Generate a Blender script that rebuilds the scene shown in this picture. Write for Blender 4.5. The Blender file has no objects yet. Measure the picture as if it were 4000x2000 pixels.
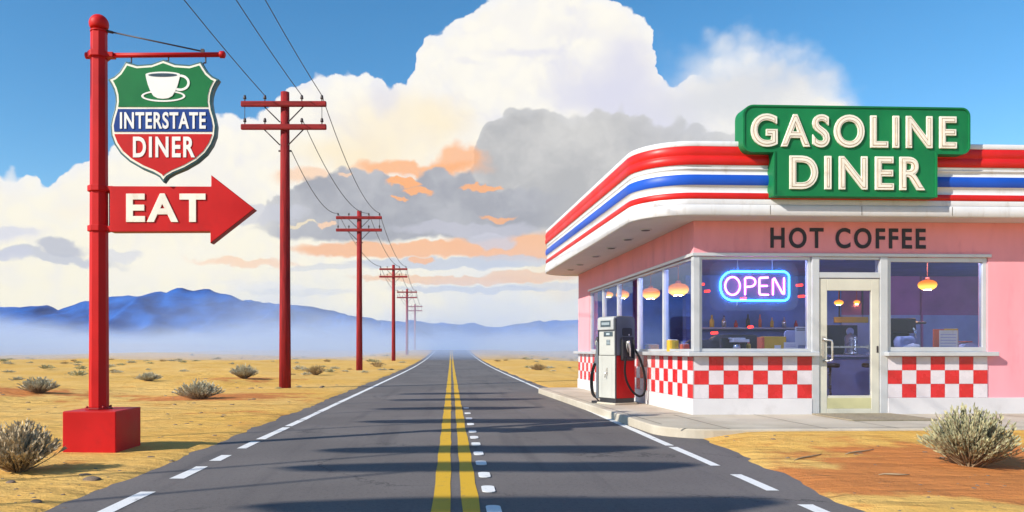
import bpy, math, random
from mathutils import Vector, Matrix, noise
R = math.radians
C = bpy.context.scene.collection
SC = bpy.context.scene
random.seed(7)
F, CX, HY, EYE = 1900.0, 1135.0, 881.0, 1.2      # the lens that took the picture: metres from picture units

def gp(px, py, z=0.0):
    """point of the level z that the photograph shows at px, py"""
    Y = F*(EYE-z)/(py-HY)
    return ((px-CX)/F*Y, Y)
def X_at(px, Y): return (px-CX)/F*Y
def Z_at(py, Y): return EYE+(HY-py)/F*Y

# ------------------------------------------------------------------ materials
def nodes(name):
    m = bpy.data.materials.new(name); m.use_nodes = True
    nt = m.node_tree; nt.nodes.clear()
    out = nt.nodes.new('ShaderNodeOutputMaterial')
    return m, nt, out
def N(nt, typ, **kw):
    n = nt.nodes.new(typ)
    for k, v in kw.items():
        if k.startswith('i_'): n.inputs[k[2:].replace('_', ' ')].default_value = v
        else: setattr(n, k, v)
    return n
def L(nt, a, b): nt.links.new(a, b)
def c4(c): return (c[0], c[1], c[2], 1.0)
def mul(c, k): return tuple(x*k for x in c[:3])
def mixc(nt, fac, a, b, blend='MIX'):
    n = nt.nodes.new('ShaderNodeMix'); n.data_type = 'RGBA'; n.blend_type = blend
    for s, v in ((0, fac), (6, a), (7, b)):
        if isinstance(v, (int, float)): n.inputs[s].default_value = v
        elif isinstance(v, (tuple, list)): n.inputs[s].default_value = c4(v)
        else: L(nt, v, n.inputs[s])
    return n.outputs[2]
def maprange(nt, v, a, b, c=0.0, d=1.0, smooth=True):
    n = nt.nodes.new('ShaderNodeMapRange'); n.interpolation_type = 'SMOOTHSTEP' if smooth else 'LINEAR'
    n.inputs[1].default_value = a; n.inputs[2].default_value = b; n.inputs[3].default_value = c; n.inputs[4].default_value = d
    L(nt, v, n.inputs[0]); return n.outputs[0]
def math_(nt, op, a, b=None, c=None):
    n = nt.nodes.new('ShaderNodeMath'); n.operation = op
    for i, v in enumerate((a, b, c)):
        if v is None: continue
        if isinstance(v, (int, float)): n.inputs[i].default_value = v
        else: L(nt, v, n.inputs[i])
    return n.outputs[0]
def noise_(nt, vec, scale, detail=4, rough=.55, dist=0.0, out='Fac'):
    n = nt.nodes.new('ShaderNodeTexNoise'); n.inputs['Scale'].default_value = scale
    n.inputs['Detail'].default_value = detail; n.inputs['Roughness'].default_value = rough; n.inputs['Distortion'].default_value = dist
    if vec is not None: L(nt, vec, n.inputs['Vector'])
    return n.outputs[out]
def bump_(nt, h, strength, dist=.01):
    n = nt.nodes.new('ShaderNodeBump'); n.inputs['Strength'].default_value = strength; n.inputs['Distance'].default_value = dist
    L(nt, h, n.inputs['Height']); return n.outputs[0]

def paint(name, rgb, rough=.45, var=.10, scale=2.5, bump=.06, metal=0.0, dirt=None, dirt_amt=.25, stretch=(1, 1, 1), spec=.5):
    m, nt, out = nodes(name)
    tc = N(nt, 'ShaderNodeTexCoord'); mp = N(nt, 'ShaderNodeMapping'); mp.inputs['Scale'].default_value = stretch
    L(nt, tc.outputs['Object'], mp.inputs[0]); v = mp.outputs[0]
    n1 = noise_(nt, v, scale, 5); n2 = noise_(nt, v, scale*14, 3)
    col = mixc(nt, maprange(nt, n1, .3, .7), mul(rgb, 1-var), tuple(min(.95, x*(1+var)) for x in rgb))
    if dirt:
        d = maprange(nt, noise_(nt, v, scale*1.7, 8, .65), .52, .75, 0, dirt_amt)
        col = mixc(nt, d, col, dirt)
    b = N(nt, 'ShaderNodeBsdfPrincipled'); L(nt, col, b.inputs['Base Color'])
    b.inputs['Metallic'].default_value = metal; b.inputs['Specular IOR Level'].default_value = spec
    L(nt, maprange(nt, n1, .25, .75, max(.05, rough-.08), min(1, rough+.1)), b.inputs['Roughness'])
    if bump: L(nt, bump_(nt, n2, bump, .01), b.inputs['Normal'])
    L(nt, b.outputs[0], out.inputs[0]); return m
def emit(name, rgb, strength):
    m, nt, out = nodes(name)
    e = N(nt, 'ShaderNodeEmission'); e.inputs[0].default_value = c4(rgb); e.inputs[1].default_value = strength
    L(nt, e.outputs[0], out.inputs[0]); return m
def glass(name, tint=(.75, .8, .9), refl=1.0):
    m, nt, out = nodes(name)
    lw = N(nt, 'ShaderNodeFresnel'); lw.inputs[0].default_value = 1.5
    tr = N(nt, 'ShaderNodeBsdfTransparent'); tr.inputs[0].default_value = c4(tint)
    gl = N(nt, 'ShaderNodeBsdfGlossy'); gl.inputs['Roughness'].default_value = .01; gl.inputs[0].default_value = (.72, .84, 1, 1)
    mx = N(nt, 'ShaderNodeMixShader'); L(nt, math_(nt, 'MULTIPLY', lw.outputs[0], refl), mx.inputs[0])
    L(nt, tr.outputs[0], mx.inputs[1]); L(nt, gl.outputs[0], mx.inputs[2]); L(nt, mx.outputs[0], out.inputs[0]); return m

M = {}
M['sign_red'] = paint('sign_red', (.50, .006, .006), .5, .12, 1.6, .05, dirt=(.32, .008, .008), dirt_amt=.5, spec=.22)
M['sign_edge'] = paint('sign_edge', (.33, .012, .010), .45, .15)
M['teal'] = paint('teal', (.035, .115, .125), .45, .12)
M['sign_green'] = paint('sign_green', (.003, .15, .042), .5, .10, spec=.2)
M['diner_green'] = paint('diner_green', (.008, .18, .058), .5, .14, 1.1, .05, dirt=(.006, .10, .038), dirt_amt=.5, spec=.22)
M['sign_blue'] = paint('sign_blue', (.008, .045, .23), .5, .08, spec=.2)
M['white'] = paint('white', (.78, .77, .74), .45, .05, 2, .04, dirt=(.52, .46, .38), dirt_amt=.18)
M['cream'] = paint('cream', (.82, .78, .66), .4, .05, 4, .04, dirt=(.42, .24, .12), dirt_amt=.35)
M['rust'] = paint('rust', (.40, .25, .14), .7, .30, 9, .12)
M['fascia_red'] = paint('fascia_red', (.60, .013, .010), .42, .10, 1.2, .03, dirt=(.40, .012, .010), dirt_amt=.4, spec=.35)
M['fascia_blue'] = paint('fascia_blue', (.010, .080, .48), .42, .10, 1.2, .03, dirt=(.012, .05, .30), dirt_amt=.4, spec=.35)
M['fascia_white'] = paint('fascia_white', (.68, .68, .69), .35, .04, 1.4, .02, dirt=(.44, .38, .32), dirt_amt=.5, stretch=(2.4, 2.4, .7), spec=.3)
M['soffit'] = paint('soffit', (.66, .62, .62), .6, .05)
M['pink'] = paint('pink', (.87, .35, .395), .75, .06, 1.1, .08, dirt=(.62, .22, .26), dirt_amt=.55, stretch=(1.6, 1.6, .5), spec=.25)
M['tile_red'] = paint('tile_red', (.62, .022, .026), .25, .10, 4, .02)
M['tile_white'] = paint('tile_white', (.68, .62, .64), .25, .05, 4, .02)
M['grout'] = paint('grout', (.42, .34, .34), .8, .1)
M['plinth'] = paint('plinth', (.66, .63, .63), .55, .05, 1.5, .05, dirt=(.46, .42, .40), dirt_amt=.35)
M['alu'] = paint('alu', (.62, .63, .64), .35, .06, 2, .02, metal=.35, dirt=(.40, .38, .36), dirt_amt=.3)
M['door_alu'] = paint('door_alu', (.66, .63, .52), .42, .06, 2, .03, metal=.1, dirt=(.42, .38, .26), dirt_amt=.3)
M['kick'] = paint('kick', (.58, .54, .29), .5, .08, 2.2, .04, dirt=(.36, .32, .18), dirt_amt=.35)
M['dark'] = paint('dark', (.022, .022, .026), .45, .2)
M['ink'] = paint('ink', (.018, .018, .026), .5, .15)
M['rubber'] = paint('rubber', (.010, .010, .011), .6, .2, 20, .1, spec=.15)
M['grey_paint'] = paint('grey_paint', (.11, .125, .145), .38, .10, 3, .03)
M['pump_white'] = paint('pump_white', (.46, .46, .42), .35, .05, 3, .02, dirt=(.45, .42, .36), dirt_amt=.3)
M['pump_head'] = paint('pump_head', (.40, .41, .40), .4, .06, 3, .02, dirt=(.2, .2, .19), dirt_amt=.4)
M['chrome'] = paint('chrome', (.62, .60, .56), .28, .1, 5, .02, metal=.8)
M['screen'] = paint('screen', (.06, .085, .10), .15, .2, 8, 0)
M['screen_mark'] = paint('screen_mark', (.38, .45, .48), .4, .1)
M['navy'] = paint('navy', (.19, .23, .60), .7, .35, .9, 0)
M['plum'] = paint('plum', (.42, .12, .26), .7, .3, .9, 0)
M['violet'] = paint('violet', (.11, .19, .52), .7, .45, .6, 0)
M['blue_panel'] = paint('blue_panel', (.10, .14, .36), .6, .3, .8, 0)
M['floor_in'] = paint('floor_in', (.12, .12, .24), .35, .2, 2, 0)
M['ceil_in'] = paint('ceil_in', (.24, .23, .50), .8, .15, 2, 0)
M['lilac'] = paint('lilac', (.38, .40, .58), .6, .1)
M['counter'] = paint('counter', (.42, .40, .48), .35, .08)
M['yellow_box'] = paint('yellow_box', (.70, .42, .03), .55, .10)
M['paper'] = paint('paper', (.72, .71, .72), .8, .04)
M['orange_box'] = paint('orange_box', (.72, .13, .05), .5, .1)
M['espresso'] = paint('espresso', (.035, .022, .022), .35, .3)
M['mat_weave'] = paint('mat_weave', (.30, .25, .17), .95, .18, 30, .5)
def lampshade():
    m, nt, out = nodes('lamp_glow')          # frosted amber shade: hotter towards the bulb at its foot
    tc = N(nt, 'ShaderNodeTexCoord'); sp = N(nt, 'ShaderNodeSeparateXYZ'); L(nt, tc.outputs['Object'], sp.inputs[0])
    k = maprange(nt, sp.outputs[2], -.09, .07)
    e = N(nt, 'ShaderNodeEmission'); L(nt, mixc(nt, k, (1.0, .44, .05), (1.0, .20, .012)), e.inputs[0]); L(nt, math_(nt, 'SUBTRACT', 3.4, math_(nt, 'MULTIPLY', k, 2.2)), e.inputs[1])
    L(nt, e.outputs[0], out.inputs[0]); return m
M['lamp_glow'] = lampshade()
M['lamp_core'] = emit('lamp_core', (1.0, .46, .12), 260.0)
M['tube_light'] = emit('tube_light', (.62, .72, 1.0), 190.0)
M['red_glow'] = emit('red_glow', (1.0, .03, .02), 4.0)
M['neon_blue'] = emit('neon_blue', (.02, .30, 1.0), 24.0)
M['neon_pink'] = emit('neon_pink', (1.0, .22, .82), 8.5)
M['pane'] = glass('pane', (.80, .86, 1.0), .34)
M['pane_front'] = glass('pane_front', (.84, .88, .98), .7)
M['pole_wood'] = paint('pole_wood', (.25, .016, .017), .75, .34, 2.2, .35, stretch=(6, 6, .5), dirt=(.11, .012, .012), dirt_amt=.7, spec=.15)
M['arm_wood'] = paint('arm_wood', (.24, .020, .020), .75, .28, 2.2, .3, stretch=(.6, 6, 6), dirt=(.11, .012, .012), dirt_amt=.6, spec=.15)
M['iron'] = paint('iron', (.06, .045, .045), .5, .2, 6, .05, metal=.4)
M['wire'] = paint('wire', (.020, .022, .028), .5, .1)
M['board_wood'] = paint('board_wood', (.30, .24, .18), .8, .2)

def glow_backing():  # mostly clear, slightly diffuse so the neon light shows on it as a halo
    m, nt, out = nodes('glow_acrylic')
    tr = N(nt, 'ShaderNodeBsdfTransparent'); df = N(nt, 'ShaderNodeBsdfDiffuse'); df.inputs[0].default_value = (.9, .9, .95, 1)
    mx = N(nt, 'ShaderNodeMixShader'); mx.inputs[0].default_value = .075
    L(nt, tr.outputs[0], mx.inputs[1]); L(nt, df.outputs[0], mx.inputs[2]); L(nt, mx.outputs[0], out.inputs[0]); return m
M['acrylic'] = glow_backing()

def asphalt():
    m, nt, out = nodes('asphalt')
    tc = N(nt, 'ShaderNodeTexCoord'); v = tc.outputs['Object']
    big = noise_(nt, v, .35, 5); fine = noise_(nt, v, 90, 3, .7)
    mp = N(nt, 'ShaderNodeMapping'); mp.inputs['Scale'].default_value = (1.6, .10, 1); L(nt, v, mp.inputs[0])
    streak = noise_(nt, mp.outputs[0], 1.6, 5)
    col = mixc(nt, maprange(nt, big, .35, .68), (.118, .102, .096), (.160, .140, .131))
    col = mixc(nt, maprange(nt, streak, .50, .72, 0, .7), col, (.072, .064, .064))
    col = mixc(nt, maprange(nt, fine, .35, .75, 0, .5), col, (.19, .18, .175))
    col = mixc(nt, maprange(nt, noise_(nt, v, 28, 4, .7), .48, .70, 0, .45), col, (.055, .05, .05))
    vo = N(nt, 'ShaderNodeTexVoronoi', feature='DISTANCE_TO_EDGE'); vo.inputs['Scale'].default_value = .42
    wv = N(nt, 'ShaderNodeVectorMath', operation='ADD'); L(nt, v, wv.inputs[0])
    nn = noise_(nt, v, 1.3, 6, .7, out='Color'); L(nt, nn, wv.inputs[1]); L(nt, wv.outputs[0], vo.inputs['Vector'])
    crack = math_(nt, 'MULTIPLY', maprange(nt, vo.outputs[0], .002, .011, 1, 0), maprange(nt, noise_(nt, v, .5, 2), .46, .58, 0, .6))
    col = mixc(nt, crack, col, (.03, .028, .03))
    spots = maprange(nt, noise_(nt, v, 2.3, 4, .5, .6), .70, .74, 0, .55)
    col = mixc(nt, spots, col, (.038, .036, .042))
    b = N(nt, 'ShaderNodeBsdfPrincipled'); L(nt, col, b.inputs['Base Color']); b.inputs['Roughness'].default_value = .85
    b.inputs['Specular IOR Level'].default_value = .25
    L(nt, bump_(nt, fine, .35, .008), b.inputs['Normal']); L(nt, b.outputs[0], out.inputs[0]); return m
M['asphalt'] = asphalt()
def linepaint(name, rgb, wear):
    m, nt, out = nodes(name)
    tc = N(nt, 'ShaderNodeTexCoord'); v = tc.outputs['Object']
    w = maprange(nt, noise_(nt, v, 7, 8, .72), .56, .72, 0, wear)
    col = mixc(nt, w, rgb, (.12, .11, .11))
    col = mixc(nt, maprange(nt, noise_(nt, v, 60, 3), .4, .7, 0, .18), col, mul(rgb, .6))
    b = N(nt, 'ShaderNodeBsdfPrincipled'); L(nt, col, b.inputs['Base Color']); b.inputs['Roughness'].default_value = .7
    b.inputs['Specular IOR Level'].default_value = .25
    L(nt, b.outputs[0], out.inputs[0]); return m
M['line_white'] = linepaint('line_white', (.74, .73, .71), .75)
M['line_yellow'] = linepaint('line_yellow', (.64, .37, .018), .45)

def sand():
    m, nt, out = nodes('sand')
    tc = N(nt, 'ShaderNodeTexCoord'); v = tc.outputs['Object']
    at = N(nt, 'ShaderNodeAttribute'); at.attribute_name = 'soil'
    m2 = N(nt, 'ShaderNodeMapping'); m2.inputs['Scale'].default_value = (.8, 1.7, 1); L(nt, v, m2.inputs[0]); mp2 = m2.outputs[0]
    big = noise_(nt, v, .16, 6, .6); mid = noise_(nt, v, 1.1, 6, .65); fine = noise_(nt, v, 55, 3, .7)
    col = mixc(nt, maprange(nt, big, .35, .65), (.73, .415, .088), (.78, .49, .155))
    col = mixc(nt, maprange(nt, mid, .42, .75, 0, .75), col, (.66, .335, .072))
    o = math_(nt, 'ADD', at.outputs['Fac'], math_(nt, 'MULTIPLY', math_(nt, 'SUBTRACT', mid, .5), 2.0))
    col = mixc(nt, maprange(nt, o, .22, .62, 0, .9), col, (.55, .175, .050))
    col = mixc(nt, maprange(nt, noise_(nt, mp2, 2.6, 6, .68, .5), .63, .69, 0, .66), col, (.30, .165, .06))
    col = mixc(nt, maprange(nt, fine, .3, .8, 0, .30), col, (.36, .21, .07))
    b = N(nt, 'ShaderNodeBsdfPrincipled'); L(nt, col, b.inputs['Base Color']); b.inputs['Roughness'].default_value = .95
    b.inputs['Specular IOR Level'].default_value = .1
    mpr = N(nt, 'ShaderNodeMapping'); mpr.inputs['Scale'].default_value = (.55, 1.9, 1); mpr.inputs['Rotation'].default_value = (0, 0, R(14)); L(nt, v, mpr.inputs[0])
    drift = noise_(nt, mpr.outputs[0], 1.7, 5, .55, .4)
    h = math_(nt, 'ADD', math_(nt, 'ADD', math_(nt, 'MULTIPLY', noise_(nt, v, 5, 6, .6), 3.0), math_(nt, 'MULTIPLY', drift, 11.0)), fine)
    L(nt, bump_(nt, h, .75, .02), b.inputs['Normal']); L(nt, b.outputs[0], out.inputs[0]); return m
M['sand'] = sand()
def concrete():
    m, nt, out = nodes('concrete')
    tc = N(nt, 'ShaderNodeTexCoord'); v = tc.outputs['Object']
    a = noise_(nt, v, .9, 7, .62); f = noise_(nt, v, 70, 3, .7)
    col = mixc(nt, maprange(nt, a, .35, .68), (.45, .39, .30), (.56, .50, .40))
    col = mixc(nt, maprange(nt, noise_(nt, v, 2.7, 6, .7), .58, .75, 0, .5), col, (.32, .28, .23))
    col = mixc(nt, maprange(nt, f, .4, .8, 0, .25), col, (.30, .28, .25))
    b = N(nt, 'ShaderNodeBsdfPrincipled'); L(nt, col, b.inputs['Base Color']); b.inputs['Roughness'].default_value = .9
    b.inputs['Specular IOR Level'].default_value = .2
    L(nt, bump_(nt, f, .3, .006), b.inputs['Normal']); L(nt, b.outputs[0], out.inputs[0]); return m
M['concrete'] = concrete()
M['joint'] = paint('joint', (.14, .12, .10), .95, .2)
def island(name, a, b_, c, rough=.8, trans=0.0):
    m, nt, out = nodes(name)
    g = N(nt, 'ShaderNodeNewGeometry'); r = g.outputs['Random Per Island']
    col = mixc(nt, maprange(nt, r, 0, .55, smooth=False), a, b_); col = mixc(nt, maprange(nt, r, .6, 1, smooth=False), col, c)
    b = N(nt, 'ShaderNodeBsdfPrincipled'); L(nt, col, b.inputs['Base Color']); b.inputs['Roughness'].default_value = rough
    b.inputs['Specular IOR Level'].default_value = .15
    L(nt, b.outputs[0], out.inputs[0]); return m
M['sage'] = island('sage', (.31, .30, .17), (.41, .40, .25), (.54, .48, .25))
M['sage_grey'] = island('sage_grey', (.40, .36, .25), (.52, .49, .36), (.62, .57, .42))
M['sage_dry'] = island('sage_dry', (.40, .27, .12), (.48, .34, .16), (.34, .26, .14))
M['sage_brown'] = island('sage_brown', (.48, .38, .24), (.60, .50, .34), (.52, .40, .25))
M['twig'] = island('twig', (.24, .16, .09), (.34, .25, .15), (.19, .125, .075))
M['stone'] = paint('stone', (.19, .135, .095), .9, .25, 12, .5)
def mountain():
    m, nt, out = nodes('mountain_blue')
    tc = N(nt, 'ShaderNodeTexCoord'); v = tc.outputs['Object']
    mp = N(nt, 'ShaderNodeMapping'); mp.inputs['Scale'].default_value = (1, .6, 2.2); L(nt, v, mp.inputs[0])
    col = mixc(nt, maprange(nt, noise_(nt, mp.outputs[0], .05, 7, .62), .35, .68), (.001, .032, .18), (.007, .105, .42))  # blue of the distant air is put into the base colour
    b = N(nt, 'ShaderNodeBsdfPrincipled'); L(nt, col, b.inputs['Base Color']); b.inputs['Roughness'].default_value = 1
    b.inputs['Specular IOR Level'].default_value = 0
    L(nt, b.outputs[0], out.inputs[0]); return m
M['mountain'] = mountain()
def volume(name, col, dens, aniso=0.0):
    m, nt, out = nodes(name)
    p = N(nt, 'ShaderNodeVolumePrincipled'); p.inputs['Color'].default_value = c4(col); p.inputs['Density'].default_value = dens
    p.inputs['Anisotropy'].default_value = aniso
    L(nt, p.outputs[0], out.inputs['Volume']); return m

# ------------------------------------------------------------------ mesh building
class MB:
    def __init__(s): s.v = []; s.f = []; s.m = []; s.s = []
    def add(s, verts, faces, mi=0, sm=False, T=None):
        o = len(s.v)
        s.v += [tuple(T @ Vector(v)) if T else tuple(v) for v in verts]
        for f in faces: s.f.append(tuple(i+o for i in f)); s.m.append(mi); s.s.append(sm)
        return s
    def box(s, x0, x1, y0, y1, z0, z1, mi=0, T=None):
        v = [(x0, y0, z0), (x1, y0, z0), (x1, y1, z0), (x0, y1, z0), (x0, y0, z1), (x1, y0, z1), (x1, y1, z1), (x0, y1, z1)]
        return s.add(v, [(0, 3, 2, 1), (4, 5, 6, 7), (0, 1, 5, 4), (1, 2, 6, 5), (2, 3, 7, 6), (3, 0, 4, 7)], mi, False, T)
    def prism(s, poly, d0, d1, axis='y', mi=0, side_mi=None, sm=False, T=None):
        """poly: 2-D outline, counter-clockwise seen from the -axis side for y; extruded d0..d1 along the axis"""
        n = len(poly)
        def P(p, d): return {'y': (p[0], d, p[1]), 'z': (p[0], p[1], d), 'x': (d, p[0], p[1])}[axis]
        v = [P(p, d0) for p in poly]+[P(p, d1) for p in poly]
        area = sum(poly[i][0]*poly[(i+1) % n][1]-poly[(i+1) % n][0]*poly[i][1] for i in range(n))
        idx = list(range(n))
        flip = (area > 0) == (axis != 'y')
        a = tuple(reversed(idx)) if flip else tuple(idx)
        b = tuple(i+n for i in (idx if flip else reversed(idx)))
        s.add(v, [a, b], mi, False, T)
        o = len(s.v)-2*n
        for i in range(n):
            j = (i+1) % n
            q = (o+i, o+j, o+j+n, o+i+n) if flip else (o+j, o+i, o+i+n, o+j+n)
            s.f.append(q); s.m.append(mi if side_mi is None else side_mi); s.s.append(sm)
        return s
    def tube(s, pts, r, n=8, mi=0, cap=True, closed=False, T=None, flat=False):
        pts = [Vector(p) for p in pts]; k = len(pts)
        rad = r if isinstance(r, (list, tuple)) else [r]*k
        vs = []; prev = None
        for i, p in enumerate(pts):
            if closed: d = pts[(i+1) % k]-pts[i-1]
            else: d = pts[min(i+1, k-1)]-pts[max(i-1, 0)]
            d.normalize()
            if prev is None:
                up = Vector((0, 0, 1)) if abs(d.z) < .9 else Vector((0, 1, 0))
                a = d.cross(up).normalized()
            else:
                a = (prev-d*prev.dot(d)).normalized()
            prev = a; b = d.cross(a)
            for j in range(n):
                t = 2*math.pi*j/n
                vs.append(p+(a*math.cos(t)+b*math.sin(t))*rad[i])
        fs = []
        for i in range(k if closed else k-1):
            for j in range(n):
                a0 = i*n+j; a1 = i*n+(j+1) % n; i2 = (i+1) % k
                fs.append((a0, i2*n+j, i2*n+(j+1) % n, a1))
        s.add(vs, fs, mi, not flat, T)
        if cap and not closed:
            o = len(s.v)-k*n
            s.f.append(tuple(o+j for j in range(n))); s.m.append(mi); s.s.append(False)
            s.f.append(tuple(o+(k-1)*n+j for j in reversed(range(n)))); s.m.append(mi); s.s.append(False)
        return s
    def lathe(s, prof, c=(0, 0, 0), n=24, mi=0, T=None, sm=True):
        """prof: (radius, z) bottom to top"""
        vs = []; fs = []
        for r, z in prof:
            for j in range(n):
                t = 2*math.pi*j/n
                vs.append((c[0]+r*math.cos(t), c[1]+r*math.sin(t), c[2]+z))
        for i in range(len(prof)-1):
            for j in range(n):
                fs.append((i*n+j, i*n+(j+1) % n, (i+1)*n+(j+1) % n, (i+1)*n+j))
        s.add(vs, fs, mi, sm, T)
        o = len(s.v)-len(vs)
        s.f.append(tuple(o+j for j in reversed(range(n)))); s.m.append(mi); s.s.append(False)
        s.f.append(tuple(o+(len(prof)-1)*n+j for j in range(n))); s.m.append(mi); s.s.append(False)
        return s
    def build(s, name, mats, parent=None, bevel=0.0, seg=2, label=None):
        me = bpy.data.meshes.new(name); me.from_pydata(s.v, [], s.f)
        if not isinstance(mats, (list, tuple)): mats = [mats]
        for m in mats: me.materials.append(m)
        me.polygons.foreach_set('material_index', s.m); me.polygons.foreach_set('use_smooth', s.s)
        me.update()
        o = bpy.data.objects.new(name, me); C.objects.link(o)
        if parent is not None: o.parent = parent
        if bevel:
            b = o.modifiers.new('bevel', 'BEVEL'); b.width = bevel; b.segments = seg; b.limit_method = 'ANGLE'; b.angle_limit = R(40)
        if label: o['label'] = label
        return o

def thing(name, label, cat, loc=(0, 0, 0), rz=0.0, group=None):
    o = bpy.data.objects.new(name, None); C.objects.link(o); o.empty_display_size = .2
    o.location = loc; o.rotation_euler = (0, 0, rz)
    return tag(o, label, cat, group)
def tag(o, label, cat, group=None):
    o['label'] = label; o['category'] = cat
    if group: o['group'] = group
    return o
def struct(o): o['kind'] = 'structure'; return o
def stuff(o): o['kind'] = 'stuff'; return o
def copy_tree(o, parent=None):
    c = o.copy(); C.objects.link(c)
    if parent is not None: c.parent = parent
    for ch in [x for x in bpy.data.objects if x.parent == o]: copy_tree(ch, c)
    return c

def text_islands(word, box, extrude=.01, offset=0.0, spacing=1.0):
    """letters of a word as separate meshes: x along the wall, z up, front towards -y; back at y=0"""
    cu = bpy.data.curves.new('t', 'FONT'); cu.body = word; cu.extrude = extrude; cu.offset = offset
    cu.space_character = spacing; cu.resolution_u = 6
    ob = bpy.data.objects.new('t', cu); C.objects.link(ob)
    dg = bpy.context.evaluated_depsgraph_get()
    me = bpy.data.meshes.new_from_object(ob.evaluated_get(dg))
    V = [v.co.copy() for v in me.vertices]; Fs = [tuple(p.vertices) for p in me.polygons]
    bpy.data.objects.remove(ob); bpy.data.meshes.remove(me); bpy.data.curves.remove(cu)
    # weld duplicates so that front, back and sides of one letter hang together
    key = {}; mp = []
    for v in V:
        k = (round(v.x, 5), round(v.y, 5), round(v.z, 5)); mp.append(key.setdefault(k, len(key)))
    W = [None]*len(key)
    for v, i in zip(V, mp): W[i] = v
    Fs = [tuple(mp[i] for i in f) for f in Fs]; Fs = [f for f in Fs if len(set(f)) == len(f)]
    par = list(range(len(W)))
    def find(a):
        while par[a] != a: par[a] = par[par[a]]; a = par[a]
        return a
    for f in Fs:
        for i in f[1:]: par[find(i)] = find(f[0])
    x0 = min(v.x for v in W); x1 = max(v.x for v in W); y0 = min(v.y for v in W); y1 = max(v.y for v in W)
    bx0, bx1, bz0, bz1 = box
    groups = {}
    for f in Fs: groups.setdefault(find(f[0]), []).append(f)
    res = []
    for g, fs in groups.items():
        ids = sorted({i for f in fs for i in f}); ix = {i: k for k, i in enumerate(ids)}
        vs = [(bx0+(W[i].x-x0)/(x1-x0)*(bx1-bx0), -(W[i].z+extrude), bz0+(W[i].y-y0)/(y1-y0)*(bz1-bz0)) for i in ids]
        res.append((vs, [tuple(ix[i] for i in f) for f in fs]))
    res.sort(key=lambda r: sum(v[0] for v in r[0])/len(r[0]))
    return res
def lettering(word, box, y, mat, parent, extrude=.01, offset=0.0, spacing=1.0, bevel=0.0, name='letter'):
    out = []
    for vs, fs in text_islands(word, box, extrude, offset, spacing):
        mb = MB(); mb.add([(v[0], v[1]+y, v[2]) for v in vs], fs)
        out.append(mb.build(name, mat, parent, bevel))
    return out

def arc(cx, cy, r, a0, a1, n=8):
    return [(cx+r*math.cos(R(a0+(a1-a0)*i/n)), cy+r*math.sin(R(a0+(a1-a0)*i/n))) for i in range(n+1)]
def rrect(x0, x1, y0, y1, r, n=6):
    r = r if isinstance(r, (list, tuple)) else [r]*4      # bl, br, tr, tl
    p = []
    p += arc(x0+r[0], y0+r[0], r[0], 180, 270, n); p += arc(x1-r[1], y0+r[1], r[1], 270, 360, n)
    p += arc(x1-r[2], y1-r[2], r[2], 0, 90, n); p += arc(x0+r[3], y1-r[3], r[3], 90, 180, n)
    return p
def inset(poly, d):
    """outline shrunk by d (counter-clockwise outline)"""
    n = len(poly); out = []
    for i in range(n):
        a, b, c = Vector(poly[i-1]), Vector(poly[i]), Vector(poly[(i+1) % n])
        e1 = (b-a).normalized(); e2 = (c-b).normalized()
        n1 = Vector((-e1.y, e1.x)); n2 = Vector((-e2.y, e2.x)); m = n1+n2
        k = d/max(.35, (1+n1.dot(n2))/2)/2
        out.append(tuple(b+m*k))
    return out
def clip_z(poly, z, keep_above):
    out = []; n = len(poly)
    ins = (lambda p: p[1] >= z) if keep_above else (lambda p: p[1] <= z)
    for i in range(n):
        a, b = poly[i], poly[(i+1) % n]
        if ins(a): out.append(a)
        if ins(a) != ins(b):
            t = (z-a[1])/(b[1]-a[1]); out.append((a[0]+(b[0]-a[0])*t, z))
    return out

# ------------------------------------------------------------------ ground, road
def sstep(a, b, x):
    t = min(1, max(0, (x-a)/(b-a))); return t*t*(3-2*t)
CU, CV = 4.03, 12.55                       # near corner of the diner
TH = math.atan2(.0431, 1.0)
def diner_local(x, y):
    dx, dy = x-CU, y-CV; c, s = math.cos(TH), math.sin(TH)
    return dx*c+dy*s, -dx*s+dy*c
def rise(y):
    """the road climbs to a low crest far ahead and dips behind it"""
    if y < 36: return 0.0
    t = (y-36)/90.0
    return 1.22*t*t if t < 1 else 1.22+.35*(t-1)-.9*(t-1)**2 if t < 2.2 else .34
def road_right(y): return 2.93+.33*sstep(5.5, 9.8, y)*(1-sstep(20.5, 26, y))
def gz(x, y):
    """height of the sand"""
    el = -2.90; er = road_right(y)
    d = max(el-x, x-er)                      # metres beyond the asphalt edge
    w = .05*noise.noise(Vector((x*.8, y*1.1, 3)))+.035*noise.noise(Vector((x*3, y*3.3, 9)))
    z = -.05+.075*sstep(-.25, .35, d+w*2.2)
    u, v = diner_local(x, y)
    flat = max(0, min(1, sstep(0, 2.2, max(-1.2-u, u-10.5, -2.45-v, v-9.8))))
    far = sstep(0, 7, d)
    dune = .22*noise.noise(Vector((x*.16, y*.22, 1.7)))+.075*noise.noise(Vector((x*.55, y*.75, 5)))+.04*noise.noise(Vector((x*1.3, y*1.7, 2)))+.03
    big = sstep(25, 90, y)*sstep(2, 20, d)*(1.0*noise.noise(Vector((x*.035, y*.03, 8)))+.25)
    far2 = sstep(150, 300, y)*sstep(6, 45, d)*(5.5*noise.noise(Vector((x*.021+4, y*.016, 2)))+2.3)*(1-sstep(420, 600, y))
    z += .075*sstep(.15, .9, d)*(1-sstep(0, 1.6, abs(v+2.4)))*(1 if u > -1.5 else 0)
    return z+rise(y)*(1-.75*sstep(2.5, 14, d))+flat*far*(dune+big+far2)+(1-flat)*-.0
def spaced(a, b, step, grow=1.0):
    r = [a]; s = step
    while r[-1] < b: r.append(r[-1]+s); s *= grow
    return r
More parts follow.
